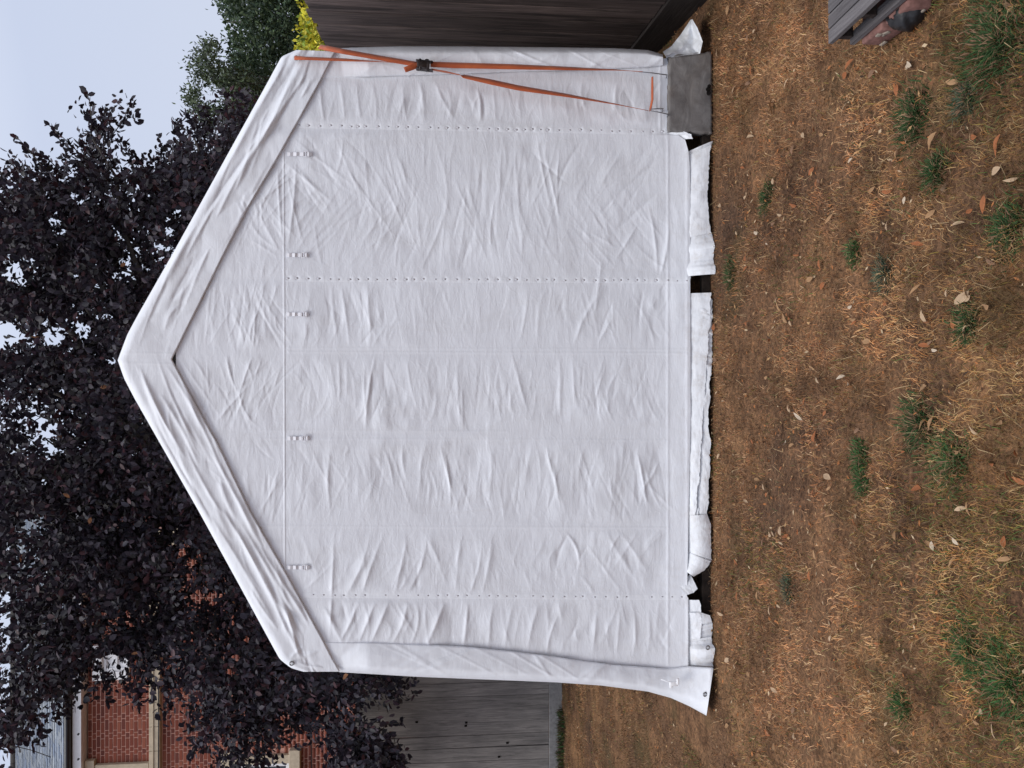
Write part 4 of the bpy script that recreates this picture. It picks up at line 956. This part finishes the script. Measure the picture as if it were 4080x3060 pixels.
# bricks: Flemish bond, 75 mm courses
bms = {}
for kind, ln_ in (('stretcher', .193), ('header', .084)):
    for q in range(4):
        mb_ = MB(); mb_.box((0, 0, 0), (ln_, .024, .056), bevel=0); me = mb_.mesh('brick'); me.materials.append(brm[q]); bms[kind, q] = (me, ln_)
cands = []
z_ = zbot + .04; row = 0
while z_ < ztop_w - .03:
    xx = hx1 - .01 - (.0 if row % 2 else .155); k = row % 2
    while xx > hx0 + .2:
        kind = 'stretcher' if k % 2 == 0 else 'header'; ln_ = bms[kind, 0][1]
        cx_ = xx - ln_ / 2
        if not any(a < cx_ < b_ and c - .0 < z_ < d + .0 for a, b_, c, d in holes): cands.append((cx_, z_, kind, R.choices(range(4), [4, 3, 2, 1])[0]))
        xx -= ln_ + .018; k += 1
    z_ += .075; row += 1
def seen_score(c):     # bricks in the open part of the facade, as the photograph shows them
    p = (c[0], HD, c[1]); v_ = (p[0], p[1], p[2] - CH)
    dd = v_[1] * ct - v_[2] * st; X_ = 2040 - (v_[1] * st + v_[2] * ct) / dd * F; Y_ = 1530 - v_[0] / dd * F
    if not (350 < X_ < 1420 and 2500 < Y_ < 3065): return 9e9
    return math.hypot((X_ - 560) / 1.5, (Y_ - 3000))
cands.sort(key=seen_score)
for (cx_, z_, kind, q) in cands[:300]:
    o = bpy.data.objects.new('brick', bms[kind, q][0]); col.objects.link(o); o.parent = wall; o.location = (cx_, HD - .002 - R.uniform(0, .003), z_)
bulk = [[], [], [], []]
for (cx_, z_, kind, q) in cands[300:]: bulk[q].append((cx_, z_, bms[kind, q][1]))
V = []; Fq = []; mi = []
cube = np.array([(-1, -1, -1), (1, -1, -1), (1, -1, 1), (-1, -1, 1), (-1, 1, -1), (1, 1, -1), (1, 1, 1), (-1, 1, 1)]) / 2.0
cf = np.array([(0, 1, 2, 3), (3, 2, 6, 7), (0, 4, 5, 1), (0, 3, 7, 4), (1, 5, 6, 2)])
off = 0
for q in range(4):
    for (cx_, z_, ln_) in bulk[q]:
        V.append(cube * np.array([ln_, .024, .056]) + np.array([cx_, HD - .0035, z_])); Fq.append(cf + off); mi += [q] * 5; off += 8
me = npmesh('bricks', np.concatenate(V), np.concatenate(Fq))
for b0 in brm: me.materials.append(b0)
me.polygons.foreach_set('material_index', np.array(mi, np.int32))
o = bpy.data.objects.new('brickwork', me); col.objects.link(o); o.parent = wall; o['kind'] = 'stuff'
# fascia, gutter, roof
zf0, zf1, zgt, zgb = hz(347), hz(313), hz(288), hz(311)
MB().box(((hx0 + hx1) / 2 + .15, HD - .20, (zf0 + zf1) / 2), (hx1 - hx0 + .7, .05, zf1 - zf0), bevel=.004).build('fascia', WHITE, house)
MB().box(((hx0 + hx1) / 2 + .15, HD - .02, zf0 + .02), (hx1 - hx0 + .7, .32, .03)).build('soffit', WHITE, house)
gt = MB(); gt.tube([(hx0 - .3, HD - .285, (zgt + zgb) / 2), (hx1 + .5, HD - .285, (zgt + zgb) / 2)], (zgt - zgb) / 2, 12)
gutter = gt.build('gutter', GUT, house, True)
for Y in (1417, 1472, 1528, 1586, 1640):
    c = Pv(312 / S, Y, HD - .30); MB().box(c, (.03, .04, .03), bevel=.004).build('gutter_bracket', GUT, gutter)
m, nt, b = newmat('blue_slate'); co = coord(nt)
oi = nt.nodes.new('ShaderNodeVertexColor'); oi.layer_name = 'Col'
nn_ = noise(nt, co, 30, 4); c2 = mixc(nt, 1.0, oi.outputs['Color'], rampn(nt, nn_, [(.3, (.7, .72, .75)), (.7, (1.25, 1.2, 1.15))]), 'MULTIPLY')
nt.links.new(c2, b.inputs['Base Color']); b.inputs['Roughness'].default_value = .45; b.inputs['Specular IOR Level'].default_value = .5
SLATE = m
ye, ze = HD - .30, zgt - .01; yr = HD + 3.3; zr = float(P(62 / S, 1550, yr)[2])
nrow = 32; slope = Vector((0, yr - ye, zr - ze)); sl_len = slope.length; sdv = slope.normalized(); snv = Vector((0, -sdv.z, sdv.y))
V = []; Fq = []; Cc = []; off = 0; roof_slates = []
for r_ in range(nrow):
    s0 = r_ * sl_len / nrow; xx = hx0 - .4 + (r_ % 2) * .125
    while xx < hx1 + .35:
        tilt_ = .012; c = np.array([xx + .125, ye, ze]) + np.array(sdv) * (s0 + .085)
        up_ = np.array(snv); lift = R.uniform(0, .004)
        q = [(-.122, -.085, .020), (.122, -.085, .020), (.122, .085, .004), (-.122, .085, .004), (-.122, -.085, .008), (.122, -.085, .008)]
        for (a, b_, h_) in q: V.append(c + np.array([a, 0, 0]) + np.array(sdv) * b_ + up_ * (h_ + lift))
        Fq += [(off, off + 1, off + 2, off + 3), (off + 4, off + 5, off + 1, off)]; off += 6
        t_ = R.random(); base = np.array([.13, .18, .27]) * (1 - t_) + np.array([.30, .34, .38]) * t_
        Cc += [base * R.uniform(.7, 1.2)] * 6; xx += .25
o = link('roof', npmesh('roof', np.array(V), np.array(Fq), np.array(Cc)), SLATE, house)
rb = MB(); rb.box(((hx0 + hx1) / 2, (ye + yr) / 2, (ze + zr) / 2 - .06), (hx1 - hx0 + .7, sl_len, .06), Matrix.Rotation(math.atan2(zr - ze, yr - ye), 3, 'X')); rb.build('roof_deck', GUT, house)
rb = MB(); rb.box(((hx0 + hx1) / 2, 2 * yr - (ye + yr) / 2, (ze + zr) / 2 - .06), (hx1 - hx0 + .7, sl_len, .06), Matrix.Rotation(-math.atan2(zr - ze, yr - ye), 3, 'X')); rb.build('roof_deck', GUT, house)
RIDGE = mat_plain('ridge_tile', (.07, .065, .06), .8, .2, 0, 30, .3, .004, .2)
xx = hx0 - .4
while xx < hx1 + .35:
    MB().tube([(xx + .004, yr, zr + .02), (xx + .44, yr, zr + .02)], .085, 10).build('ridge_tile', RIDGE, o, True); xx += .45
cbl = MB(); ya_ = HD - .02
cbl.tube([Pv(1237 / S, 1560, ya_), Pv(1240 / S, 1610, ya_), Pv(1241 / S, 1680, ya_)], .008, 6); cbl.tube([Pv(632 / S, 1480, HD - .115), Pv(631 / S, 1700, HD - .115)], .010, 6)
cbl.build('wall_cable', GUT, house, True)

# ------------------------------------------------------------------ copper beech
rows = """200 000111000361
250 000252014570
300 101441146790
350 355657899999
400 577778889999
450 785888969999
500 995997788999
550 659885899999
600 868968999999
650 887669999999
700 255579999999
750 567869999999
800 876989999999
850 666899999999
900 556999999999
950 845899999999
1000 758997999999
1050 899999999999
1106 649999979999
1160 659999969999
1210 879999995899
1260 589799994499
1310 589777899999999
1360 579879999988999
1410 478544689997789740
1460 437403366677789672
1510 542001125867676210
1560 530000004776136840
1610 100000001465015971"""
dm = np.zeros((34, 18)); ry = []
for k, ln_ in enumerate(rows.split('\n')):
    a, s_ = ln_.split(); v_ = [int(c) for c in s_]; v_ += [0 if int(a) < 300 else (9 if len(v_) <= 12 else v_[-1])] * (18 - len(v_)) if len(v_) <= 12 else [0] * (18 - len(v_))
    dm[k, :18] = v_[:18]; ry.append(int(a) + 25)
nrw = len(ry); dm = dm[:nrw]; ry = np.array(ry, float)
TAU = np.array([0, .10, .25, .5, .95, 1.6, 2.4, 3.4, 4.8, 6.6])
def dens(X, Y):
    """how much foliage stands at a place of the crown, 0..9"""
    fy = np.interp(Y, ry, np.arange(nrw)); fx = np.clip(X / 50 - .5, 0, 16.99)
    j = np.minimum(fy.astype(int), nrw - 2); i = fx.astype(int); a = fy - j; b_ = fx - i
    v_ = dm[j, i] * (1 - a) * (1 - b_) + dm[j + 1, i] * a * (1 - b_) + dm[j, i + 1] * (1 - a) * b_ + dm[j + 1, i + 1] * a * b_
    return np.where((Y < 190) | (Y > 1660 + 60), 0, v_)
def behind_tent(X, Y):
    return ((X - 254) * (-663) - (Y - 778) * 356 < 0)
hl = [(30, 592, 24), (48, 612, 15), (12, 722, 34), (112, 728, 24), (128, 735, 14), (180, 715, 20), (208, 620, 11), (250, 600, 14), (275, 590, 11), (232, 685, 13), (242, 782, 13), (165, 598, 9), (98, 700, 8), (92, 910, 12), (102, 935, 14), (118, 920, 12), (100, 960, 12),
      (110, 975, 10), (135, 845, 12), (75, 870, 8), (190, 845, 6), (160, 943, 8), (65, 1125, 14), (55, 1140, 10), (48, 1185, 12), (22, 1180, 10), (350, 1165, 10), (395, 1190, 15), (412, 1215, 12), (410, 1240, 10), (423, 1290, 16), (460, 1295, 16), (485, 1253, 8),
      (115, 480, 12), (138, 500, 9), (105, 420, 12), (170, 430, 15), (245, 375, 12), (345, 535, 10), (385, 460, 10), (365, 500, 12), (360, 475, 9), (15, 1290, 12), (10, 1340, 16), (15, 1385, 14), (30, 1270, 7), (28, 1325, 7), (185, 1290, 12), (152, 1290, 14), (225, 1325, 9), (275, 1325, 9),
      (216, 1310, 8), (205, 1395, 10), (240, 1432, 24), (260, 1440, 14), (500, 1450, 15), (535, 1380, 11), (510, 1420, 12), (505, 1345, 7), (23, 1440, 16), (15, 1490, 16), (12, 1535, 12), (340, 1460, 18), (345, 1505, 14), (395, 1500, 10), (280, 1350, 9), (140, 1310, 12), (145, 1330, 9)]
nsh = 9000
trunkp = Vector((-1.0, 8.25, 0))
# leafy shoots: origin, direction, leaves along it
sX = rng.uniform(-120, 900, 400000); sY = rng.uniform(190, 1760, 400000)
dv = np.where(sX < 0, dens(np.full_like(sX, 25), sY) * .8, dens(sX, sY))
tau = np.interp(dv, np.arange(10), TAU)
cl_n = fbm(sX, sY, 70, 501, 3)
tau = tau * np.clip(1.0 + 2.2 * (cl_n - .5), .25, 1.8)
# behind the tent only near its outline
edge_r = np.maximum(778 - (sX - 254) * (663 / 356.), 100); edge_l = np.minimum(778 + (sX - 254) * (652 / 356.), 1448 + np.clip(sX - 610, 0, 999) * .07)
hid = (sX > 254) & (sY > edge_r + 110) & (sY < edge_l - 110)
tau[hid] = 0
cell = (1020 * 1570) / 400000.0      # view px^2 per sample
LA = 27.0                             # effective px^2 of one leaf at mid depth
perleaf = 11
prob = tau * cell / (LA * perleaf)
k = rng.random(len(sX)) < prob
sX, sY = sX[k], sY[k]; ns = len(sX)
dep = np.clip(rng.normal(8.4, .75, ns), 6.9, 10.6)
dep = np.where(sY > 1420, np.clip(rng.normal(7.6, .4, ns), 6.7, FDL - .35), dep)
edge_r, edge_l = edge_r[k], edge_l[k]
edgeY = (sX > 254) & (sY > edge_r) & (sY < edge_l)
dep = np.where(edgeY, np.maximum(dep, D + 4.6), dep)
O_ = P(sX, sY, dep)
tdir = O_ - np.array([-1.0, 8.4, 3.2]); tdir /= np.linalg.norm(tdir, axis=1, keepdims=True)
sdr = tdir * .8 + rng.normal(0, .45, (ns, 3)) + np.array([0, -.1, -.15]); sdr /= np.linalg.norm(sdr, axis=1, keepdims=True)
slen = rng.uniform(.18, .42, ns)
nl = perleaf
t = (np.arange(nl)[None] + rng.uniform(.2, .9, (ns, nl))) / nl - .4
LC = O_[:, None] + sdr[:, None] * (t * slen[:, None])[..., None] + rng.normal(0, .022, (ns, nl, 3))
LD = sdr[:, None] * .55 + rdir(ns * nl).reshape(ns, nl, 3) * .8 + np.array([0, 0, -.25])
LN = rdir(ns * nl).reshape(ns, nl, 3) * .65 + np.array([0, -.15, .75])
LC, LD, LN = LC.reshape(-1, 3), LD.reshape(-1, 3), LN.reshape(-1, 3)
shade = np.repeat(rng.random(ns), nl)
# twigs that stick out against the sky, leaf after leaf
tw = [((190, 335), (205, 250), (188, 200), 8.0, 46), ((215, 340), (240, 290), (222, 240), 8.1, 60), ((235, 300), (270, 262), (285, 215), 8.0, 30), ((225, 330), (205, 290), (195, 245), 8.2, 50), ((175, 335), (140, 300), (104, 268), 7.9, 26), ((150, 345), (130, 310), (118, 275), 7.9, 16),
      ((100, 370), (65, 325), (35, 295), 7.8, 30), ((120, 360), (95, 330), (60, 325), 7.9, 22), ((60, 390), (30, 360), (24, 350), 7.7, 14), ((30, 420), (12, 410), (5, 400), 7.6, 10), ((290, 365), (285, 340), (272, 325), 8.2, 20), ((310, 360), (305, 345), (290, 330), 8.2, 12),
      ((350, 345), (350, 330), (342, 318), 8.4, 12), ((395, 330), (390, 290), (380, 262), 8.4, 46), ((420, 300), (425, 265), (400, 245), 8.4, 40), ((440, 290), (450, 260), (440, 235), 8.5, 30), ((60, 1480), (70, 1540), (50, 1600), 7.4, 60), ((20, 1470), (30, 1560), (20, 1620), 7.4, 50),
      ((60, 1520), (90, 1550), (92, 1590), 7.4, 34), ((120, 1440), (130, 1490), (150, 1535), 7.6, 70), ((100, 1420), (110, 1450), (105, 1500), 7.6, 40), ((215, 1450), (225, 1480), (235, 1520), 7.7, 30), ((285, 1450), (300, 1490), (300, 1525), 7.7, 46), ((560, 1560), (570, 1610), (565, 1655), 7.4, 60),
      ((450, 1560), (430, 1600), (415, 1625), 7.4, 26), ((820, 1470), (850, 1495), (862, 1510), 7.6, 26), ((780, 1580), (840, 1620), (868, 1650), 7.3, 110), ((770, 1600), (820, 1640), (850, 1690), 7.3, 120), ((800, 1555), (830, 1570), (870, 1560), 7.3, 22), ((800, 1450), (820, 1468), (840, 1462), 7.6, 30)]
tc_, td_, tn_, tsd = [], [], [], []; twigpts = []
for (a, b_, c, dp, n_) in tw:
    tt = np.linspace(0, 1, n_); X = (1 - tt) ** 2 * a[0] + 2 * tt * (1 - tt) * b_[0] + tt ** 2 * c[0]; Y = (1 - tt) ** 2 * a[1] + 2 * tt * (1 - tt) * b_[1] + tt ** 2 * c[1]
    sp = (1 - tt * .75) * min(14, n_ * .17)
    base = P(X, Y, dp + rng.normal(0, .05, n_)); twigpts.append([Vector(q.tolist()) for q in P(X, Y, dp)[::4]])
    dirv = P(np.array([c[0]]), np.array([c[1]]), dp)[0] - P(np.array([a[0]]), np.array([a[1]]), dp)[0]; dirv /= np.linalg.norm(dirv)
    base += rng.normal(0, 1, (n_, 3)) * (sp * .005)[:, None]
    tc_.append(base); td_.append(dirv * .6 + rdir(n_) * .7); tn_.append(rdir(n_) * .6 + np.array([0, 0, .7])); tsd.append(np.full(n_, .5))
# map leaves back to the view to keep the light gaps open
def toview(Pn):
    v_ = Pn - np.array([0, 0, CH]); dd = v_[:, 1] * ct - v_[:, 2] * st
    return (2040 - (v_[:, 1] * st + v_[:, 2] * ct) / dd * F) / S, (1530 - v_[:, 0] / dd * F) / S
vx, vy = toview(LC + LD / np.linalg.norm(LD, axis=1, keepdims=True) * .03)
keep = np.ones(len(LC), bool)
for (hx, hy, hr) in hl: keep &= ~(((vx - hx) ** 2 + (vy - hy) ** 2 < (hr * .88) ** 2) & (rng.random(len(vx)) < .86))
dvv = dens(np.clip(vx, 0, 899), vy); keep &= (dvv > .55) | (vx < 0)
inside_t = (LC[:, 1] < D + 4.25) & (LC[:, 1] > D - .1) & (vx > 254) & (vy > np.maximum(778 - (vx - 254) * (663 / 356.), 100) + 3) & (vy < np.minimum(778 + (vx - 254) * (652 / 356.), 1448 + np.clip(vx - 610, 0, 999) * .07) - 3)
keep &= ~inside_t; keep &= LC[:, 1] < np.where(vx > 700, FDL - .1, 99)
LC, LD, LN, shade = LC[keep], LD[keep], LN[keep], shade[keep]
LC = np.concatenate([LC] + tc_); LD = np.concatenate([LD] + td_); LN = np.concatenate([LN] + tn_); shade = np.concatenate([shade] + tsd)
n = len(LC)
PUR = np.array([[.025, .020, .030], [.034, .021, .032], [.021, .019, .030], [.056, .024, .030], [.046, .038, .052], [.030, .028, .030]])
cr = PUR[rng.choice(6, n, p=[.26, .2, .22, .08, .14, .10])] * rng.uniform(.7, 1.5, (n, 1)) * (.75 + .5 * shade[:, None])
rare = rng.random(n) < .0012; cr[rare] = np.array([.30, .14, .07])
ln_ = rng.uniform(.048, .086, n); wd_ = ln_ * rng.uniform(.55, .72, n)
BEECH = mat_vcol('purple_beech_leaf', .55, .4, .20)
beech = empty('beech_tree', trunkp, 'tall copper beech with dark purple leaves rising behind the white tent', 'tree')
order = np.argsort(LC[:, 1] + np.where((vx.min() < 0), 0, 0))
vx, vy = toview(LC); vis = (vx > 5) & (vx < 900) & (vy > 200) & (vy < 1655) & ~((vx > 254) & (vy > 778 - (vx - 254) * (663 / 356.)) & (vy < 778 + (vx - 254) * (652 / 356.)) & (vx < 735)) & ~((vx > 700) & (vy < 1460))
cand = np.where(vis)[0]; cand = cand[np.argsort(LC[cand, 1])][:300]
mk = np.ones(n, bool); mk[cand] = False
V, T, C = leafarr(LC[mk], LD[mk], LN[mk], ln_[mk], wd_[mk], cr[mk], .22, .10)
crown = link('crown', npmesh('crown', V, T, C), BEECH, beech); crown['kind'] = 'stuff'
lm = []
for q in range(4):
    V, T, C = leafarr(np.zeros((1, 3)), np.array([[1., 0, 0]]), np.array([[0, 0, 1.]]), np.array([1.]), np.array([.62]), PUR[q][None] * 1.2, .22 + .05 * q, .10)
    me = npmesh('leaf', V, T, C); me.materials.append(BEECH); lm.append(me)
for i in cand:
    d = Vector(LD[i].tolist()).normalized(); s_ = d.cross(Vector(LN[i].tolist())).normalized(); u_ = s_.cross(d)
    M = Matrix((d, -s_, u_)).transposed().to_4x4() @ Matrix.Scale(float(ln_[i]), 4); M.translation = Vector(LC[i].tolist())
    o = bpy.data.objects.new('leaf', lm[int(i) % 4]); col.objects.link(o); o.parent = crown; o.matrix_basis = M
BARK = mat_plain('grey_bark', (0.085, 0.075, 0.070), .85, .2, 0, 18, .6, .01, .35)
tk = MB(); tk.tube([trunkp, trunkp + Vector((.03, .02, 1.2)), trunkp + Vector((-.05, .05, 2.6)), trunkp + Vector((.02, .05, 4.2)), trunkp + Vector((.1, .1, 6.2)), trunkp + Vector((0, .1, 8))], [.24, .20, .18, .14, .09, .03], 14)
tk.build('trunk', BARK, beech, True)
def limb(a, b_, r0, r1, wob=.12, n_=9):
    pts = []
    for i in range(n_):
        t_ = i / (n_ - 1); p = Vector(a).lerp(Vector(b_), t_) + Vector((R.gauss(0, wob), R.gauss(0, wob), R.gauss(0, wob) + .25 * math.sin(math.pi * t_))) * (math.sin(math.pi * t_))
        pts.append(p)
    return pts, [r0 + (r1 - r0) * i / (n_ - 1) for i in range(n_)]
ends = [(200, 300), (60, 420), (150, 600), (40, 700), (90, 900), (60, 1100), (200, 1250), (40, 1450), (300, 480), (130, 480), (230, 900), (300, 1200), (120, 1450),  (420, 300), (20, 1580), (380, 1300), (230, 690), (150, 780), (270, 1050)]
for k, (X, Y) in enumerate(ends):
    b_ = Pv(X, Y, R.uniform(7.5, 8.3)); a = trunkp + Vector((0, 0, min(7.2, max(2.4, b_.z * R.uniform(.55, .8)))))
    mb_ = MB(); pts, rr = limb(a, b_, .055, .009); mb_.tube(pts, rr, 8)
    for _ in range(5):
        q = R.randint(3, 8); e2 = pts[q] + Vector((R.uniform(-.4, .4), R.uniform(-.4, .4), R.uniform(-.4, .2))); p2, r2 = limb(pts[q], e2, rr[q] * .55, .004, .05, 6); mb_.tube(p2, r2, 5)
    mb_.build('limb', BARK, beech, True)
for q in twigpts:
    if len(q) > 1: MB().tube(q, [.006 - .003 * i / len(q) for i in range(len(q))], 5).build('twig', BARK, beech, True)

# ------------------------------------------------------------------ green trees beyond the fence, top right of the yard
GLEAF = mat_vcol('evergreen_leaf', .55, .35, .2)
def greentree(name, label, cat, poly, depth, dr, nleaf, cols, lsz, trunkxy, seed, clump=26, kindleaf=.45, gap=.0, group=None, thr=.0, trad=.16):
    poly = np.array(poly, float); x0, y0 = poly.min(0); x1, y1 = poly.max(0)
    rg = np.random.default_rng(seed)
    def inp(X, Y):
        r_ = np.zeros(len(X), bool); j = len(poly) - 1
        for i in range(len(poly)):
            xi, yi = poly[i]; xj, yj = poly[j]
            with np.errstate(divide='ignore', invalid='ignore'):
                r_ ^= ((yi > Y) != (yj > Y)) & (X < (xj - xi) * (Y - yi) / (yj - yi) + xi)
            j = i
        return r_
    nc = nleaf // 14
    X = rg.uniform(x0, x1, nc * 3); Y = rg.uniform(y0, y1, nc * 3); ok = inp(X, Y); X, Y = X[ok][:nc], Y[ok][:nc]
    if thr: kk = fbm(X, Y, clump * 1.3, seed + 3, 2) > thr; X, Y = X[kk], Y[kk]
    dp = depth + rg.uniform(-dr, dr, len(X)) * np.sqrt(rg.random(len(X)))
    c = P(X, Y, dp)
    upv = np.array([0, 0, .6]) + rg.normal(0, .6, (len(X), 3)); upv /= np.linalg.norm(upv, axis=1, keepdims=True)
    lc = (c[:, None] + upv[:, None] * rg.uniform(-.12, .14, (len(X), 14, 1)) * lsz * 16 * .6 + rg.normal(0, lsz * .9, (len(X), 14, 3))).reshape(-1, 3)
    ld = (upv[:, None] * .8 + rg.normal(0, .5, (len(X), 14, 3))).reshape(-1, 3); lnn = rg.normal(0, 1, lc.shape) + np.array([0, -.3, .6])
    cc_ = np.array(cols); tone = np.repeat(rg.uniform(.55, 1.45, len(X)), 14)[:, None]
    cr_ = cc_[rg.choice(len(cc_), len(lc))] * tone * rg.uniform(.7, 1.3, (len(lc), 1))
    l_ = rg.uniform(.7, 1.3, len(lc)) * lsz
    root = empty(name, Vector((trunkxy[0], trunkxy[1], 0)), label, cat, group)
    V, T, C = leafarr(lc, ld, lnn, l_, l_ * kindleaf, cr_, .2, .1)
    o = link('crown', npmesh('crown', V, T, C), GLEAF, root); o['kind'] = 'stuff'
    top = float(c[:, 2].max())
    mb_ = MB(); q = Vector((trunkxy[0], trunkxy[1], 0)); mb_.tube([q, q + Vector((.05, 0, top * .4)), q + Vector((-.03, .05, top * .75)), q + Vector((0, 0, top * .93))], [trad, trad * .7, trad * .4, .01], 10)
    for _ in range(14):
        j = R.randrange(len(c)); e2 = Vector(c[j].tolist()); a = q + Vector((0, 0, min(top * .85, max(.8, e2.z * .75)))); p2, r2 = limb(a, e2, trad * .14, .004, .08, 6); mb_.tube(p2, r2, 5)
    mb_.build('trunk', BARK, root, True)
greentree('evergreen_tree', 'tall dark blue green tree beyond the dark fence at the right', 'tree',
          [(478, -260), (470, -120), (478, -30), (475, 0), (486, 14), (492, 30), (507, 44), (509, 58), (498, 68), (496, 85), (503, 98), (499, 120), (505, 132), (500, 150), (504, 165), (500, 200), (520, 240), (560, 260), (760, 200), (760, -260)],
          12.5, 1.6, 52000, [(.044, .076, .042), (.062, .098, .048), (.034, .060, .038), (.082, .118, .052)], .07, (6.1, 12.8), 601)
greentree('conifer_tree', 'paler pointed green tree with thin see through top left of the tall dark tree', 'tree',
          [(445, 78), (450, 90), (462, 92), (470, 100), (475, 118), (490, 128), (505, 150), (520, 160), (560, 170), (580, 230), (540, 330), (480, 320), (440, 262), (418, 244), (412, 222), (404, 208), (412, 190), (416, 165), (412, 142), (424, 120), (438, 108)],
          11.0, .8, 11000, [(.075, .105, .050), (.095, .125, .058), (.055, .080, .045), (.085, .105, .080)], .055, (4.6, 11.6), 611, thr=.36, trad=.05)
greentree('golden_shrub', 'bright yellow leaved shrub showing over the top of the dark fence', 'shrub',
          [(668, -200), (664, -60), (670, 0), (668, 12), (674, 20), (663, 38), (671, 50), (667, 66), (671, 78), (663, 96), (660, 112), (720, 120), (730, 60), (728, -200)],
          5.6, .35, 13000, [(.55, .50, .035), (.62, .56, .06), (.40, .42, .035), (.48, .40, .03), (.20, .28, .03)],   .034, (2.75, 5.7), 621, kindleaf=.6)

# ------------------------------------------------------------------ slatted pallet piece on bricks, at the right
PALW = mat_wood('grey_pallet_timber', (0.070, 0.064, 0.068), (0.165, 0.155, 0.160), stretch=(14, .9, 14), vary=.12)
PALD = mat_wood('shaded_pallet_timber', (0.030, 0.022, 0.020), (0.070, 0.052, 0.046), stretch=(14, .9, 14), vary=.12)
zt_ = .160
Ac = Gv(3300 / S, 176 / S, zt_); Bc = Gv(3488 / S, 0, zt_)
yd = (Bc - Ac); yaw = math.atan2(-yd.x, yd.y) - math.pi          # long side runs toward the camera
dirn = yd.normalized(); sidev = Vector((-dirn.y, dirn.x, 0)); 
if sidev.x < 0: sidev = -sidev
rz = Matrix((sidev, -dirn, Vector((0, 0, 1)))).transposed()
pal = empty('pallet', Ac + dirn * .15 + sidev * .15 - Vector((0, 0, zt_)), 'short grey slatted wooden pallet lying on bricks at the right edge', 'pallet')
Ln = .30
def lb(a, b_, c, sx_, sy_, sz_, name, mat, par=pal, bev=.002):
    """a across, b toward the camera, c up; all from the far top corner"""
    MB().box(Ac + sidev * a + dirn * b_ + Vector((0, 0, c)), (sx_, sy_, sz_), rz, bev).build(name, mat, par)
for k in range(9): lb(.021 + k * .046, Ln / 2, -.008, .041, Ln, .016, 'slat', PALW)
for k in range(3): lb(.205, (.012, Ln * .46, Ln - .012)[k], -.042, .38, .022, .050, 'block', PALD)
lb(.045, Ln / 2, -.040, .016, Ln - .06, .030, 'inner_board', PALD)
for k in range(3): lb(.018 + k * .17, Ln / 2, -.076, .036, Ln, .016, 'bottom_board', PALW)
BR1 = mat_plain('old_brick_with_mortar', (0.20, 0.105, 0.090), .9, .15, 0, 45, .5, .004, .3)
MORT2 = mat_plain('crumbled_mortar', (0.27, 0.23, 0.19), .95, .1, 0, 60, .6, .004, .2)
for k in range(2):
    c = Ac + sidev * .085 + dirn * (.085 + .118 * k) ; c.z = .036
    bk_ = empty('loose_brick', (c.x, c.y, 0), ['old red brick under the far end of the pallet', 'old red brick under the near end of the pallet with mortar crusted on its side'][k], 'brick', 'bricks under the pallet')
    MB().box(c, (.20, .108, .070), rz @ Matrix.Rotation(.05 * (k - 1), 3, 'Z'), .006).build('brick_body', BR1, bk_, True)
    mb_ = MB()
    for q in range(4 + 2 * k): mb_.box(c - sidev * .102 + dirn * R.uniform(-.04, .04) + Vector((0, 0, R.uniform(-.02, .024))), (.006, R.uniform(.012, .04), R.uniform(.008, .02)), rz @ Matrix.Rotation(R.uniform(-.5, .5), 3, 'X'), .003)
    mb_.build('mortar_crust', MORT2, bk_, True)
# dark rubber lump beside the pallet
RUB = mat_plain('black_rubber', (0.012, 0.012, 0.014), .5, .4, 0, 22, .7, .01, .5)
bm = bmesh.new(); bmesh.ops.create_icosphere(bm, subdivisions=4, radius=1)
c = Gv(3655 / S, 34 / S)
for v_ in bm.verts:
    p = v_.co.copy(); k = 1 + .30 * (float(fbm(p.x * 3 + 5, p.y * 3 + p.z * 2, 1.0, 701, 3)) - .5)
    v_.co = Vector((p.x * .062 * k, p.y * .058 * k, max(-.006, p.z * .052 * k + .03)))
    if p.z > .3 and p.x ** 2 + p.y ** 2 < .2: v_.co.z -= .018
me = bpy.data.meshes.new('rubber_foot'); bm.to_mesh(me); bm.free()
o = link('rubber_block', me, RUB, None, True); o.location = (c.x, c.y, 0)
tag(o, 'charred black lump lying on the grass at the near end of the pallet', 'lump')
